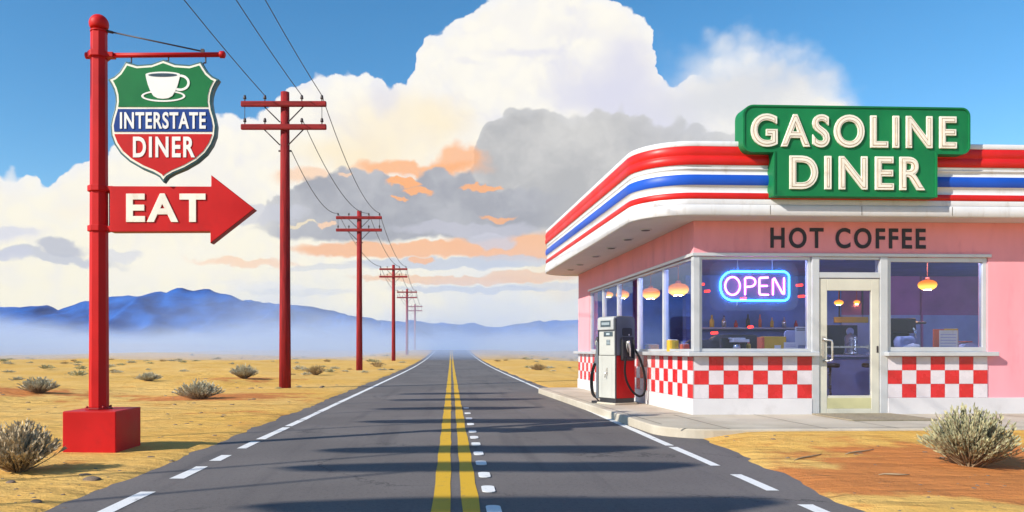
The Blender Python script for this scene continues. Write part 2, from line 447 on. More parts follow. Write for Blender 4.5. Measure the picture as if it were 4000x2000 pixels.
SPOTS = [(*gp(2420, 1165), 1.7, .9), (*gp(2050, 1215), 1.0, .55), (*gp(2520, 1230), 1.3, .7), (*gp(505, 1003), 1.7, .6), (*gp(600, 1000), 2.2, .55),
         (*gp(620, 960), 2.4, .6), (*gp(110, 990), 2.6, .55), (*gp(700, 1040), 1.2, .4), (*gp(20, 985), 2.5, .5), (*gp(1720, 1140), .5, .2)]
def build_ground():
    left = [-x for x in spaced(3.6, 1800, .28, 1.055)][::-1]
    mid = [-3.6+.07*i for i in range(1, 13)]+[-2.6, -1.5, 0, 1.5, 2.5]+[2.6+.07*i for i in range(0, 15)]
    right = spaced(3.72, 1800, .28, 1.055)
    xs = left+mid+right
    ys = spaced(-60, 2.5, 6)[:-1]+spaced(2.6, 24, .16)[:-1]+spaced(24, 2600, .2, 1.045)
    nx = len(xs); V = [(x, y, gz(x, y)) for y in ys for x in xs]
    Fc = [(j*nx+i, j*nx+i+1, (j+1)*nx+i+1, (j+1)*nx+i) for j in range(len(ys)-1) for i in range(nx-1)]
    mb = MB(); mb.add(V, Fc, 0, True)
    o = mb.build('ground', M['sand'])
    at = o.data.attributes.new('soil', 'FLOAT', 'POINT')
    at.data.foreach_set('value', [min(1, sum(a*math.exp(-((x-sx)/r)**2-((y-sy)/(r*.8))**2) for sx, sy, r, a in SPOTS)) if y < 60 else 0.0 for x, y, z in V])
    struct(o)
build_ground()

def build_road():
    ys = spaced(-50, 30, 1.0)[:-1]+spaced(30, 2500, 1.0, 1.022)
    mb = MB(); V = []; Fc = []
    xs = [-3.5, -2.0, 0, 2.0, 3.6]
    for y in ys: V += [(x, y, rise(y)) for x in xs]
    n = len(xs)
    for j in range(len(ys)-1):
        for i in range(n-1): Fc.append((j*n+i, j*n+i+1, (j+1)*n+i+1, (j+1)*n+i))
    mb.add(V, Fc); struct(mb.build('road', M['asphalt']))
    rnd = random.Random(3)
    mb = MB()
    def strip(x0, x1, y0, y1, mi, z=.004, jit=.008, step=.6):
        ys = [y0]
        while ys[-1] < y1: ys.append(min(y1, ys[-1]+max(step, ys[-1]*.025)))
        V = []
        for y in ys:
            j0, j1 = rnd.uniform(-jit, jit), rnd.uniform(-jit, jit); V += [(x0+j0, y, z+rise(y)*1.0+(.01 if y > 60 else 0)), (x1+j1, y, z+rise(y)+(.01 if y > 60 else 0))]
        mb.add(V, [(2*i, 2*i+1, 2*i+3, 2*i+2) for i in range(len(ys)-1)], mi)
    strip(-.148, -.003, -40, 1500, 1); strip(.086, .222, -40, 1500, 1)
    for a, b in ((-1, .2), (1.2, 2.2), (3.2, 4.3), (5.35, 6.39), (7.04, 7.78), (8.17, 8.62), (9.2, 9.9), (10.15, 11.72), (11.9, 12.9), (13.0, 14.6), (14.7, 17.2), (17.28, 1500)):
        strip(-2.62, -2.50, a, b, 0)
    for a, b in ((-1, .1), (1, 2), (3, 3.8), (4.6, 5.86), (6.44, 7.28), (7.83, 9.34), (9.48, 12.2), (12.28, 15.6), (15.66, 1500)):
        strip(2.69, 2.80, a, b, 0)
    for y in (4.8, 5.66, 6.50, 7.24, 8.0, 8.75, 9.62, 10.35, 11.1, 12.2, 13.2, 14.3, 15.6):      # painted round-cornered dots beside the yellow lines
        w = .056; ln = .15; x = .325-.001*y
        mb.prism(rrect(x-w, x+w, y-ln, y+ln, .05, 5), .0045, .0095, 'z', 0)
    struct(mb.build('road_markings', [M['line_white'], M['line_yellow']]))
build_road()

# ------------------------------------------------------------------ mountains, mist, haze
MY = 520.0
RIDGE = [(-1500, 800), (-900, 770), (-400, 790), (-150, 760), (0, 768), (60, 768), (120, 764), (145, 774), (200, 756), (245, 750), (275, 742), (350, 740), (400, 730), (455, 721), (490, 724),
         (530, 725), (570, 736), (600, 747), (640, 757), (700, 760), (760, 765), (800, 770), (840, 778), (880, 789), (930, 797), (980, 803), (1060, 805), (1100, 808), (1170, 812), (1200, 808),
         (1230, 817), (1255, 820), (1290, 812), (1340, 806), (1400, 801), (1460, 800), (1600, 790), (1900, 800), (2300, 780), (2700, 800), (3400, 790), (4200, 820)]
def interp(tab, x):
    if x <= tab[0][0]: return tab[0][1]
    for (a, b), (c, d) in zip(tab, tab[1:]):
        if x <= c: return b+(d-b)*(x-a)/(c-a)
    return tab[-1][1]
def mountain_mesh(name, ridge, MY, depth, seed, rough=1.0, front=1.0):
    cols = 420; rows = 46
    V = []; px0, px1 = ridge[0][0], ridge[-1][0]
    for j in range(rows):
        t = j/(rows-1)                     # 0 foot in front .. ridge at .6 .. 1 behind
        for i in range(cols):
            px = px0+(px1-px0)*i/(cols-1)
            H = (HY-interp(ridge, px)+5*noise.noise(Vector((px*.030, seed, 1)))+3.2*noise.noise(Vector((px*.085, seed, 4))))/F*MY+1.0
            x = (px-CX)/F*MY; k = (t-.6)
            y = MY+k*depth*(1.0 if k < 0 else .8)
            s = 1-abs(k)/(.6 if k < 0 else .4)
            rid = noise.ridged_multi_fractal(Vector((x*.016+seed, y*.007, seed)), 1.0, 2.2, 5, 1.0, 2.0)
            env = s**1.15*(1+.0*s)
            z = H*env + rough*(rid-1.0)*15.0*math.sin(math.pi*min(1, s))*min(1, H/25) + rough*.35*noise.noise(Vector((x*.11, y*.11, seed)))*s
            V.append((x, y, z-1.0))
    Fc = [(j*cols+i, j*cols+i+1, (j+1)*cols+i+1, (j+1)*cols+i) for j in range(rows-1) for i in range(cols-1)]
    mb = MB(); mb.add(V, Fc, 0, True); return struct(mb.build(name, M['mountain']))
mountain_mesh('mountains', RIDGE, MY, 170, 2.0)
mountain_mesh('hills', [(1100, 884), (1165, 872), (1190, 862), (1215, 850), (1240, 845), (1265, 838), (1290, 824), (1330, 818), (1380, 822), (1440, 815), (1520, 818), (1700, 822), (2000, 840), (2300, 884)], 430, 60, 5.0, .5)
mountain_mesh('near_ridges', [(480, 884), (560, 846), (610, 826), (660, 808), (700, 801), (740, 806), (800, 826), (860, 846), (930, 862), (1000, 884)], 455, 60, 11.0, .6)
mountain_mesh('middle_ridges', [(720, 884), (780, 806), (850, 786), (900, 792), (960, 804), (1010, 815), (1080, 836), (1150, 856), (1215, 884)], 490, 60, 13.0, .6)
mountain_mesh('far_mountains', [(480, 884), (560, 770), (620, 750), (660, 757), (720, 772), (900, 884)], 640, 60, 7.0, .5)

def ellipsoid(mb, c, rx, ry, rz, n=16, m=10):
    vs = [(c[0], c[1], c[2]-rz)]
    for i in range(1, m):
        a = -math.pi/2+math.pi*i/m
        for j in range(n):
            t = 2*math.pi*j/n; vs.append((c[0]+rx*math.cos(a)*math.cos(t), c[1]+ry*math.cos(a)*math.sin(t), c[2]+rz*math.sin(a)))
    vs.append((c[0], c[1], c[2]+rz)); k = len(vs)-1
    fs = [(0, 1+(j+1) % n, 1+j) for j in range(n)]
    for i in range(m-2):
        for j in range(n): fs.append((1+i*n+j, 1+i*n+(j+1) % n, 1+(i+1)*n+(j+1) % n, 1+(i+1)*n+j))
    fs += [(k, 1+(m-2)*n+j, 1+(m-2)*n+(j+1) % n) for j in range(n)]
    mb.add(vs, fs, 0, True)
def build_air():
    rnd = random.Random(12)
    mb = MB(); mb.box(-420, 520, 72, 405, -.8, 16)
    stuff(mb.build('mist', MIST))
    mb = MB(); mb.box(-900, 900, -70, 720, -4, 56)
    stuff(mb.build('haze', HAZE))
HAZE = volume('haze_air', (.66, .80, 1.0), .00022)
def mist():
    m, nt, out = nodes('mist_air')
    g = N(nt, 'ShaderNodeNewGeometry'); v = g.outputs['Position']; sp = N(nt, 'ShaderNodeSeparateXYZ'); L(nt, v, sp.inputs[0])
    mp = N(nt, 'ShaderNodeMapping'); mp.inputs['Scale'].default_value = (.028, .014, .05); L(nt, v, mp.inputs[0])
    n = noise_(nt, mp.outputs[0], 1.0, 4, .55, .3)
    reach = maprange(nt, n, .36, .66, 1.0, 14.5, smooth=False)            # wisps rise higher where the bank is thick
    rel = math_(nt, 'DIVIDE', sp.outputs[2], reach)
    dens = math_(nt, 'MULTIPLY', maprange(nt, rel, .15, 1.0, 1, 0), MIST_D)
    p = N(nt, 'ShaderNodeVolumePrincipled'); p.inputs['Color'].default_value = (.58, .72, 1.0, 1); L(nt, dens, p.inputs['Density'])
    L(nt, p.outputs[0], out.inputs['Volume']); return m
MIST_D = .030
MIST = mist()
build_air()

# ------------------------------------------------------------------ the diner
D = thing('diner', 'pink streamline roadside diner with striped rounded canopy and red checkered tiles', 'diner', (CU, CV, 0), TH)
def u_of(px, v=0.0):
    t = (px-CX)/F; c, s = math.cos(TH), math.sin(TH)
    # X = CU+u c - v s ; Y = CV+u s + v c ; X = tY
    return (t*(CV+v*c)-CU+v*s)/(c-t*s)
def v_of(px):
    t = (px-CX)/F; c, s = math.cos(TH), math.sin(TH); return (CU-t*CV)/(t*c+s)
def zf(py, u=1.5, v=0.0): return Z_at(py, CV+u*math.sin(TH)+v*math.cos(TH))
G0 = .13; WT = 3.350; UE = 9.6; VE = 9.05
uw1a, uw1b = .10, 2.00           # front window 1
ud0, ud1 = 2.00, 3.30            # door bay
uw2a, uw2b = 3.30, 5.05
zs, zh = 1.205, 2.785            # sill top, head
vs_ = [.10, 1.64, 3.27, 4.90, 6.30, 7.66]
# walls (pink): header and knee wall round the openings
w = MB(); T = .22
w.box(0, UE, 0, T, zh, WT)                                  # front header
w.box(0, uw1b, 0, T, G0-.1, zs-.06); w.box(uw2a, uw2b, 0, T, G0-.1, zs-.06)
w.box(uw2b, UE, 0, T, G0-.1, zh)                            # solid right part
w.box(0, T, T, VE, zh, WT); w.box(0, T, T, vs_[5], G0-.1, zs-.06); w.box(0, T, vs_[5], VE, G0-.1, zh)
w.box(UE-T, UE, T, VE, G0-.1, WT); w.box(T, UE-T, VE-T, VE, G0-.1, WT)
w.build('wall', M['pink'], D)
# plinth
p = MB()
p.box(-.03, ud0-.0, -.03, -.002, G0-.05, .394); p.box(ud1, UE+.03, -.03, -.002, G0-.05, .400); p.box(-.03, -.002, -.002, VE, G0-.05, .394)
p.build('plinth', M['plinth'], D, .006)
# checkered tiles
def checks(name, n, m, a0, a1, z0, z1, side=False, phase=0):
    mb = MB(); w = (a1-a0)/n; h = (z1-z0)/m; g = .0025
    for i in range(n):
        for j in range(m):
            mi = (i+j+phase) % 2
            a, b, c, d = a0+i*w+g, a0+(i+1)*w-g, z0+j*h+g, z0+(j+1)*h-g
            if side: mb.box(-.016, -.004, a, b, c, d, mi)
            else: mb.box(a, b, -.016, -.004, c, d, mi)
    if side: mb.box(-.012, -.002, a0, a1, z0, z1, 2)
    else: mb.box(a0, a1, -.012, -.002, z0, z1, 2)
    return mb.build(name, [M['tile_red'], M['tile_white'], M['grout']], D, .0)
checks('checkered_panel', 8, 3, 0.0, 2.0, .396, 1.094, phase=1)
checks('checkered_panel', 7, 3, 3.30, 5.03, .402, 1.094, phase=1)
checks('checkered_panel', 36, 3, 0.0, 9.0, .396, 1.094, side=True, phase=0)
# sills
s = MB(); s.prism([(-.14, -.14), (2.07, -.14), (2.07, .05), (.05, .05), (.05, VE+.05), (-.14, VE+.05)], 1.100, zs-.03, 'z'); s.build('window_sill', M['alu'], D, .012)
s = MB(); s.box(3.24, 5.15, -.13, .05, 1.100, zs-.03); s.build('window_sill', M['alu'], D, .012)
# head trim above glazing
s = MB(); s.prism([(-.035, -.035), (5.09, -.035), (5.09, -.002), (-.002, -.002), (-.002, 7.72), (-.035, 7.72)], zh-.02, zh+.035, 'z'); s.build('window_head', M['alu'], D, .006)
# windows
def window(a0, a1, z0, z1, side=False, fw=.045, y0=.02, y1=.11, glassm='pane', extra=None):
    mb = MB()
    def bx(a, b, c, d):
        if side: mb.box(y0, y1, a, b, c, d)
        else: mb.box(a, b, y0, y1, c, d)
    bx(a0, a0+fw, z0, z1); bx(a1-fw, a1, z0, z1); bx(a0+fw, a1-fw, z0, z0+fw); bx(a0+fw, a1-fw, z1-fw, z1)
    o = mb.build('window', M['alu'], D, .005)
    g = MB(); ym = (y0+y1)/2
    if side: g.box(ym-.004, ym+.004, a0+fw-.005, a1-fw+.005, z0+fw-.005, z1-fw+.005)
    else: g.box(a0+fw-.005, a1-fw+.005, ym-.004, ym+.004, z0+fw-.005, z1-fw+.005)
    g.build('pane', M[glassm], o)
    return o
for k in range(5): window(vs_[k]+.001, vs_[k+1]-.001, zs-.028, zh-.022, True)
window(uw1a, uw1b-.001, zs-.028, zh-.022, glassm='pane_front', fw=.05)
window(uw2a+.001, uw2b, zs-.028, zh-.022, glassm='pane_front', fw=.075)
mb = MB(); mb.box(-.012, .10, -.012, .10, zs-.028, zh-.022); mb.build('corner_post', M['alu'], D, .008)
# door bay
df = MB()
df.box(2.001, 2.125, -.02, .13, G0, zh-.022); df.box(3.170, 3.299, -.02, .13, G0, zh-.022); df.box(2.125, 3.170, -.015, .12, 2.41, 2.505)
df.box(2.125, 3.170, 0, .11, zh-.065, zh-.022)
fo = df.build('door_frame', M['alu'], D, .006)
g = MB(); g.box(2.125, 3.170, .045, .053, 2.505, zh-.065); g.build('transom_pane', M['pane_front'], fo)
do = MB(); d0, d1 = 2.133, 3.162
do.box(d0, d0+.135, .0, .06, G0+.01, 2.40); do.box(d1-.135, d1, .0, .06, G0+.01, 2.40); do.box(d0+.135, d1-.135, .0, .06, 2.20, 2.40)
do.box(d0+.135, d1-.135, .0, .06, G0+.01, .22); do.box(d0+.135, d1-.135, .012, .05, .395, .44)
door = do.build('door', M['door_alu'], D, .006)
k = MB(); k.box(d0+.135, d1-.135, .004, .055, .22, .40); k.build('kick_plate', M['kick'], door, .004)
g = MB(); g.box(d0+.13, d1-.13, .028, .036, .44, 2.205); g.build('pane', M['pane_front'], door)
h = MB(); h.box(d0+.13, d1-.13, .07, .10, 1.24, 1.27); h.box(d0+.13, d0+.16, .06, .10, 1.22, 1.29); h.box(d1-.16, d1-.13, .06, .10, 1.22, 1.29)
h.build('push_bar', M['chrome'], door)
h = MB(); h.box(d0+.035, d0+.085, -.012, .0, 1.08, 1.44)
h.tube([(d0+.06, 0, 1.40), (d0+.06, -.03, 1.385), (d0+.10, -.075, 1.37), (d0+.165, -.085, 1.36), (d0+.175, -.085, 1.32), (d0+.175, -.085, 1.06), (d0+.165, -.08, 1.03), (d0+.10, -.05, 1.02), (d0+.07, 0, 1.02)], .017, 8)
h.build('handle', M['chrome'], door)
h = MB(); h.box(d1-.045, d1-.018, -.006, .0, 1.16, 1.27); h.build('lock', M['iron'], door)
# canopy
OV, OF = 1.0, .48
def canopy_path(off):
    """rounded rectangle round the roof edge, pushed outwards by off"""
    u0, u1, v0, v1 = -OV-off, UE+.5+off, -OF-off, VE+.35+off
    r = .85+off
    return rrect(u0, u1, v0, v1, [r, .3+off, .3+off, .9+off], 14)
def band(prof, mat, name, parent):
    rings = [canopy_path(o) for o, z in prof]; n = len(rings[0]); V = []; Fc = []
    for ring, (o, z) in zip(rings, prof): V += [(p[0], p[1], z) for p in ring]
    for k in range(len(prof)-1):
        for i in range(n): Fc.append((k*n+i, k*n+(i+1) % n, (k+1)*n+(i+1) % n, (k+1)*n+i))
    mb = MB(); mb.add(V, Fc, 0, True); return mb.build(name, mat, parent)
cz = MB()
cz.prism(canopy_path(-.03), 3.352, 3.40, 'z', 0); cz.prism(canopy_path(-.03), 4.40, 4.50, 'z', 1)
can = cz.build('canopy', [M['soffit'], M['fascia_white']], D)
def bulge(z0, z1, base, b, n=8): return [(base+b*math.sin(math.pi*i/n)**.8, z0+(z1-z0)*i/n) for i in range(n+1)]
band([(-.03, 3.356), (.02, 3.354), (.034, 3.365), (.034, 3.515), (.025, 3.525), (.0, 3.527)], M['fascia_white'], 'white_stripe', can)
band([(.0, 3.529)]+bulge(3.531, 3.618, .008, .006), M['fascia_white'], 'white_stripe', can)
band(bulge(3.620, 3.716, .012, .014), M['fascia_red'], 'red_stripe', can)
band([(.012, 3.717), (-.012, 3.735), (-.02, 3.77), (-.012, 3.82), (.012, 3.838)], M['fascia_white'], 'white_stripe', can)
band(bulge(3.840, 4.005, .012, .020, 10), M['fascia_blue'], 'blue_stripe', can)
band([(.012, 4.006), (-.012, 4.02), (-.02, 4.06), (-.012, 4.09), (.008, 4.10), (-.004, 4.115), (-.008, 4.135), (.012, 4.158)], M['fascia_white'], 'white_stripe', can)
band(bulge(4.160, 4.305, .018, .024)+bulge(4.307, 4.455, .018, .018), M['fascia_red'], 'red_stripe', can)
band([(.02, 4.457), (.022, 4.46), (.022, 4.53), (.012, 4.54), (-.10, 4.54), (-.11, 4.49)], M['fascia_white'], 'white_stripe', can)
for v in (.95, 2.1, 3.35, 4.75, 6.4, 7.6):
    mb = MB(); mb.lathe([(.075, 0), (.105, 0), (.11, .012), (.11, .02)], (-.52, v, 3.338), 20); o = mb.build('downlight', M['alu'], can)
    mb = MB(); mb.lathe([(.078, 0), (.078, .004)], (-.52, v, 3.333), 16); mb.build('lens', M['dark'], o)
# seams of the lip
for u in (1.05, 2.55, 4.05, 5.6):
    mb = MB(); mb.box(u, u+.008, -OF-.037, -OF-.03, 3.37, 3.515); mb.build('seam', M['joint'], can)
# lettering on the header
lettering('HOT COFFEE', (u_of(1938), u_of(2328), 2.905, zf(573, 2)), -.001, M['ink'], D, .006, .020, 1.24)
# interior
i_ = MB(); i_.box(T+.001, T+.012, 7.70, VE-T-.01, G0, 3.0); i_.box(T+.012, UE-T-.01, VE-T-.012, VE-T-.001, G0, 3.0); i_.box(UE-T-.012, UE-T-.001, T, VE-T-.012, G0, 3.0)
i_.box(5.06, UE-T-.012, T+.001, T+.012, G0, 3.0); i_.build('interior_wall', M['navy'], D)
i_ = MB(); i_.box(1.8, 5.6, 5.4, 5.6, 1.70, 2.99); i_.build('partition', M['violet'], D)
i_ = MB(); i_.box(1.8, 5.6, 5.38, 5.6, G0, 1.699); i_.build('partition', M['blue_panel'], D)
i_ = MB(); i_.box(5.61, 9.2, 5.4, 5.6, 2.05, 2.99); i_.build('partition', M['plum'], D)
i_ = MB(); i_.box(5.61, 9.2, 5.38, 5.6, G0, 2.049); i_.build('partition', M['lilac'], D)
i_ = MB(); i_.box(7.55, 7.59, 5.34, 5.379, G0, 2.99); i_.build('pipe', M['plum'], D)
i_ = MB(); i_.box(T, UE-T, T, VE-T, 3.0, 3.05); i_.build('ceiling', M['ceil_in'], D)
i_ = MB(); i_.box(.0, UE, .0, VE, G0-.02, G0+.004); i_.build('floor', M['floor_in'], D)
i_ = MB(); i_.box(T+.005, 2.0, T, .62, 1.12, 1.165); i_.box(3.31, 5.3, T, .62, 1.12, 1.165); i_.box(T, .62, .63, 7.6, 1.12, 1.165); i_.build('window_counter', M['counter'], D, .006)
i_ = MB(); i_.box(1.3, 8.4, 3.6, 4.3, G0, 1.05, 0); i_.box(1.2, 8.5, 3.5, 4.4, 1.051, 1.10, 1); i_.build('serving_counter', [M['lilac'], M['counter']], D, .01)

# things behind the glass ------------------------------------------------
def to_world(u, v, z):
    c, s = math.cos(TH), math.sin(TH); return (CU+u*c-v*s, CV+u*s+v*c, z)
def placed(name, label, cat, px, v, z, rz=0, group=None, u=None):
    uu = u_of(px, v) if u is None else u
    return thing(name, label, cat, to_world(uu, v, z), TH+rz, group)
# OPEN neon
def neon():
    v = .24; u0, u1 = u_of(1812, v), u_of(1985, v); z0, z1 = zf(756, 1, v), zf(683, 1, v)
    t = thing('neon_sign', 'glowing pink and blue neon OPEN sign hung inside the front window', 'neon sign', to_world((u0+u1)/2, v, z0), TH)
    w = u1-u0; h = z1-z0
    mb = MB(); mb.tube([(x, 0, z) for x, z in rrect(-w/2, w/2, 0, h, [h*.46, h*.2, h*.2, h*.46], 10)], .0125, 8, closed=True); mb.build('border_tube', M['neon_blue'], t)
    mb = MB(); mb.prism(rrect(-w/2-.17, w/2+.17, -.17, h+.17, .17, 8), .030, .034, 'y'); mb.build('glow_panel', M['acrylic'], t)  # sheet added behind the tubes to catch their light as a glow
    sx = w/173.0; sz = h/73.0
    def P(pts): return [((x-1898.5)*sx, -.004, (756-y)*sz) for x, y in pts]
    el = [(1842.5+18.5*math.cos(2*math.pi*i/28), 719.5+22.5*math.sin(2*math.pi*i/28)) for i in range(28)]
    mb = MB(); mb.tube(P(el), .014, 8, closed=True); mb.build('letter_tube', M['neon_pink'], t)
    mb = MB(); mb.tube(P([(1874, 742), (1874, 700)]), .014, 8); mb.tube(P([(1875, 698.5), (1887, 698)]+[(1887+13*math.sin(a*math.pi/8), 709.5-11.5*math.cos(a*math.pi/8)) for a in range(1, 8)]+[(1887, 721), (1876, 721.5)]), .014, 8); mb.build('letter_tube', M['neon_pink'], t)
    mb = MB(); mb.tube(P([(1932, 698), (1912, 698.5), (1910, 701), (1910, 738), (1912, 741), (1933, 741.5)]), .014, 8); mb.tube(P([(1912, 719), (1930, 719)]), .014, 8); mb.build('letter_tube', M['neon_pink'], t)
    mb = MB(); mb.tube(P([(1944, 742), (1944, 702), (1947, 699), (1969, 739), (1972, 740), (1972, 698)]), .014, 8); mb.build('letter_tube', M['neon_pink'], t)
    for a in (-.29, .31):
        mb = MB(); mb.tube([(a, .0, h), (a-.02, 0, 3.0-z0)], .006, 6); mb.build('hanger', M['paper'], t)
    mb = MB(); mb.tube([(-.30, 0, -.01), (-.305, 0, -.05), (-.315, 0, -.09)], .008, 6); mb.build('switch_cord', M['paper'], t)
neon()
# pendant lamps
def pendant(label, u, v, z, r, group='hanging lamps inside the diner'):
    t = thing('pendant_lamp', label, 'lamp', to_world(u, v, z), TH, group)
    mb = MB(); mb.lathe([(.02*r/.16, -.62*r), (.55*r, -.56*r), (.9*r, -.30*r), (1.0*r, 0), (.92*r, .28*r), (.6*r, .50*r), (.25*r, .58*r)], (0, 0, 0), 24); mb.build('lamp_shade', M['lamp_glow'], t)
    mb = MB(); mb.lathe([(.26*r, .58*r), (.26*r, .78*r), (.12*r, .88*r)], (0, 0, 0), 14); mb.build('cap', M['orange_box'], t)
    mb = MB(); mb.tube([(0, 0, .85*r), (0, 0, 3.0-z)], .008, 6); mb.build('cord', M['orange_box'], t)
    mb = MB(); mb.lathe([(.42*r, -.60*r), (.42*r, -.575*r)], (0, 0, 0), 18); mb.build('bulb', M['lamp_core'], t)
pendant('round glowing amber lamp hanging on a cord in the right front window', u_of(2333, 1.1), 1.1, zf(716, 4, 1.1), .155)
def uv_at(px, Y):
    return diner_local(X_at(px, Y), Y)
for lab, px, py, Y, r in (('largest amber lamp behind the side window next to the corner post', 1706, 728, 15.4, .21), ('amber lamp behind the second side window from the corner', 1637, 738, 17.4, .21),
                          ('amber lamp behind the middle side window', 1566, 741, 19.6, .17), ('small amber lamp behind the fourth side window from the corner', 1531, 741, 20.6, .12),
                          ('left one of two small amber lamps seen through the door glass', 2110, 761, 17.6, .10), ('right one of two small amber lamps seen through the door glass', 2155, 760, 18.2, .075)):
    u, v = uv_at(px, Y); pendant(lab, u, v, Z_at(py, Y), r)
# red indicator lights
for k, (px, py, Y, wd) in enumerate(((1766, 716, 17.0, .10), (1779, 733, 17.0, .12), (2011, 718, 17.0, .14), (2035, 718, 17.0, .12), (2016, 746, 17.0, .13), (1870, 751, 17.0, .13), (1797, 838, 16.2, .14), (1888, 823, 16.2, .10))):
    u, v = uv_at(px, Y)
    t = tag(MB().tube([(-wd/2, 0, 0), (wd/2, 0, .01)], .028, 8).build('indicator_light', M['red_glow'], None), 'small glowing red light deep inside the diner behind the front window', 'light', 'red lights inside the diner')
    t.location = to_world(u, v, Z_at(py, Y)); t.rotation_euler = (0, 0, TH)
    t['label'] = ['faint red light at top left behind the front window', 'red light left of the neon sign', 'red light to the right of the neon sign', 'red light beside the door frame at neon sign height',
                  'orange red light below right of the neon sign', 'red light just below the neon sign', 'orange red light low at left above the coffee machine', 'orange red light low in the middle of the front window'][k]
cz_ = 1.166
for lab, u, v in (('pale tube light on the diner ceiling behind the neon sign', 1.1, .72), ('pale tube light on the ceiling behind the right front window', 4.3, .72), ('unseen tube light added on the ceiling at the far right to brighten the diner', 8.0, 2.2)):  # set out of view to brighten the interior; the far right one is added
    t = thing('tube_light', lab, 'ceiling light', to_world(u, v, 2.93), TH, 'tube lights on the diner ceiling')
    mb = MB(); mb.box(-.42, .42, -.07, .07, .035, .07); mb.build('housing', M['paper'], t, .006)
    mb = MB(); mb.tube([(-.38, 0, .012), (.38, 0, .012)], .02, 10); mb.build('tube', M['tube_light'], t)
# coffee machine
t = placed('coffee_machine', 'dark coffee machine with pale top on the counter behind the front window', 'coffee machine', 1848, .42, cz_)
mb = MB(); mb.prism(rrect(-.22, .22, -.14, .14, .05), 0, .03, 'z'); mb.prism(rrect(-.22, .20, -.02, .14, .05), .03, .25, 'z'); mb.build('body', M['dark'], t, .008)
mb = MB(); mb.prism(rrect(-.10, .20, -.16, .13, .03), .17, .22, 'z'); mb.prism(rrect(-.12, .14, -.14, .12, .03), .222, .245, 'z'); mb.build('top', M['paper'], t, .006)
mb = MB(); mb.lathe([(.05, .032), (.065, .06), (.06, .12), (.045, .14)], (0, -.08, 0), 18); mb.build('pot', M['chrome'], t)
# sauce bottles
t = placed('sauce_bottle', 'orange squeeze bottle with pointed tip on the window counter', 'bottle', 1883, .40, cz_)
mb = MB(); mb.lathe([(.036, 0), (.038, .01), (.038, .12), (.02, .15)], n=16); mb.build('body', M['yellow_box'], t)
mb = MB(); mb.lathe([(.02, .15), (.016, .17), (.005, .21)], n=12); mb.build('nozzle', M['orange_box'], t)
# yellow box with red end
t = placed('snack_box', 'yellow cardboard box with red end behind the front window', 'box', 1944, .44, cz_)
mb = MB(); mb.box(-.19, .19, -.1, .1, 0, .27); mb.build('carton', M['yellow_box'], t, .006)
mb = MB(); mb.box(-.235, -.192, -.1, .1, 0, .26); mb.build('end_panel', M['orange_box'], t, .006)
mb = MB(); mb.box(-.02, .09, -.107, -.102, .01, .12); mb.build('label_patch', M['cream'], t)
# white sign board and card
t = placed('menu_board', 'tall pale grey menu board standing in the front window near the door', 'menu board', 2003, .44, cz_)
mb = MB(); mb.prism(rrect(-.2, .2, 0, .38, [.005, .005, .02, .06], 5), .0, .03, 'y'); mb.build('board', M['lilac'], t)
mb = MB(); mb.box(-.02, .195, -.006, -.001, .12, .44); mb.build('sheet', M['paper'], t)
mb = MB(); [mb.box(.0, .17, -.009, -.0065, z, z+.012) for z in (.40, .375)]; mb.build('text_line', M['ink'], t)
t = placed('price_card', 'small white folded card in front of the grey menu board', 'card', 1990, .31, cz_)
mb = MB(); mb.box(-.12, .12, 0, .012, 0, .17); mb.build('front_leaf', M['paper'], t); mb = MB(); mb.box(-.12, .12, .04, .052, 0, .165); mb.build('back_leaf', M['paper'], t)
mb = MB(); [mb.box(-.09, .08, -.003, -.001, z, z+.008) for z in (.12, .095)]; mb.build('text_line', M['lilac'], t)
# right window: menu holder, machine, paper bag
t = placed('menu_holder', 'orange red menu stand with pale price sheet in the right window', 'menu stand', 2383, .40, cz_)
mb = MB(); mb.box(-.23, .13, .02, .05, 0, .40); mb.box(-.23, .13, .0, .09, -.0, .015); mb.build('frame', M['orange_box'], t, .008)
mb = MB(); mb.box(-.05, .20, -.002, .014, .016, .41); mb.build('wooden_frame', M['yellow_box'], t, .006)
mb = MB(); mb.box(-.15, .18, -.010, -.004, .02, .38); mb.build('price_sheet', M['cream'], t)
mb = MB(); [mb.box(-.13, .15, -.014, -.011, .05+.05*k, .062+.05*k, ) for k in range(6)]; mb.build('text_line', M['lilac'], t)
t = placed('espresso_machine', 'dark brown espresso machine behind the right front window', 'espresso machine', 2276, .60, cz_-.0)
mb = MB(); mb.prism(rrect(-.28, .22, .0, .30, .03), .34, .60, 'z'); mb.prism(rrect(-.25, .18, .12, .30, .03), 0, .34, 'z'); mb.box(.2, .42, .02, .2, .50, .54); mb.prism(rrect(-.26, .3, -.05, .30, .03), 0.0, .05, 'z'); mb.build('body', M['espresso'], t, .02)
mb = MB(); mb.lathe([(.10, .05), (.16, .10), (.17, .20), (.13, .28)], (-.02, -.02, 0), 18); mb.build('jug', M['lilac'], t)
mb = MB(); mb.tube([(.15, .0, .42), (.16, -.05, .36), (.15, -.06, .25)], .02, 8); mb.build('steam_wand', M['chrome'], t)
t = placed('paper_bag', 'crumpled white paper bag lying beside the espresso machine', 'bag', 2295, .30, cz_)
mb = MB(); ellipsoid(mb, (0, 0, .07), .16, .06, .085, 14, 8); mb.v = [(x*(1+.18*noise.noise(Vector((x*9, y*9, z*9)))), y, max(.0, z*(1+.3*noise.noise(Vector((z*12, x*8, 1)))))) for x, y, z in mb.v]; mb.build('bag', M['paper'], t)
t = placed('bread_bin', 'rounded pale bin at the right edge of the right window', 'bin', 2432, .42, cz_)
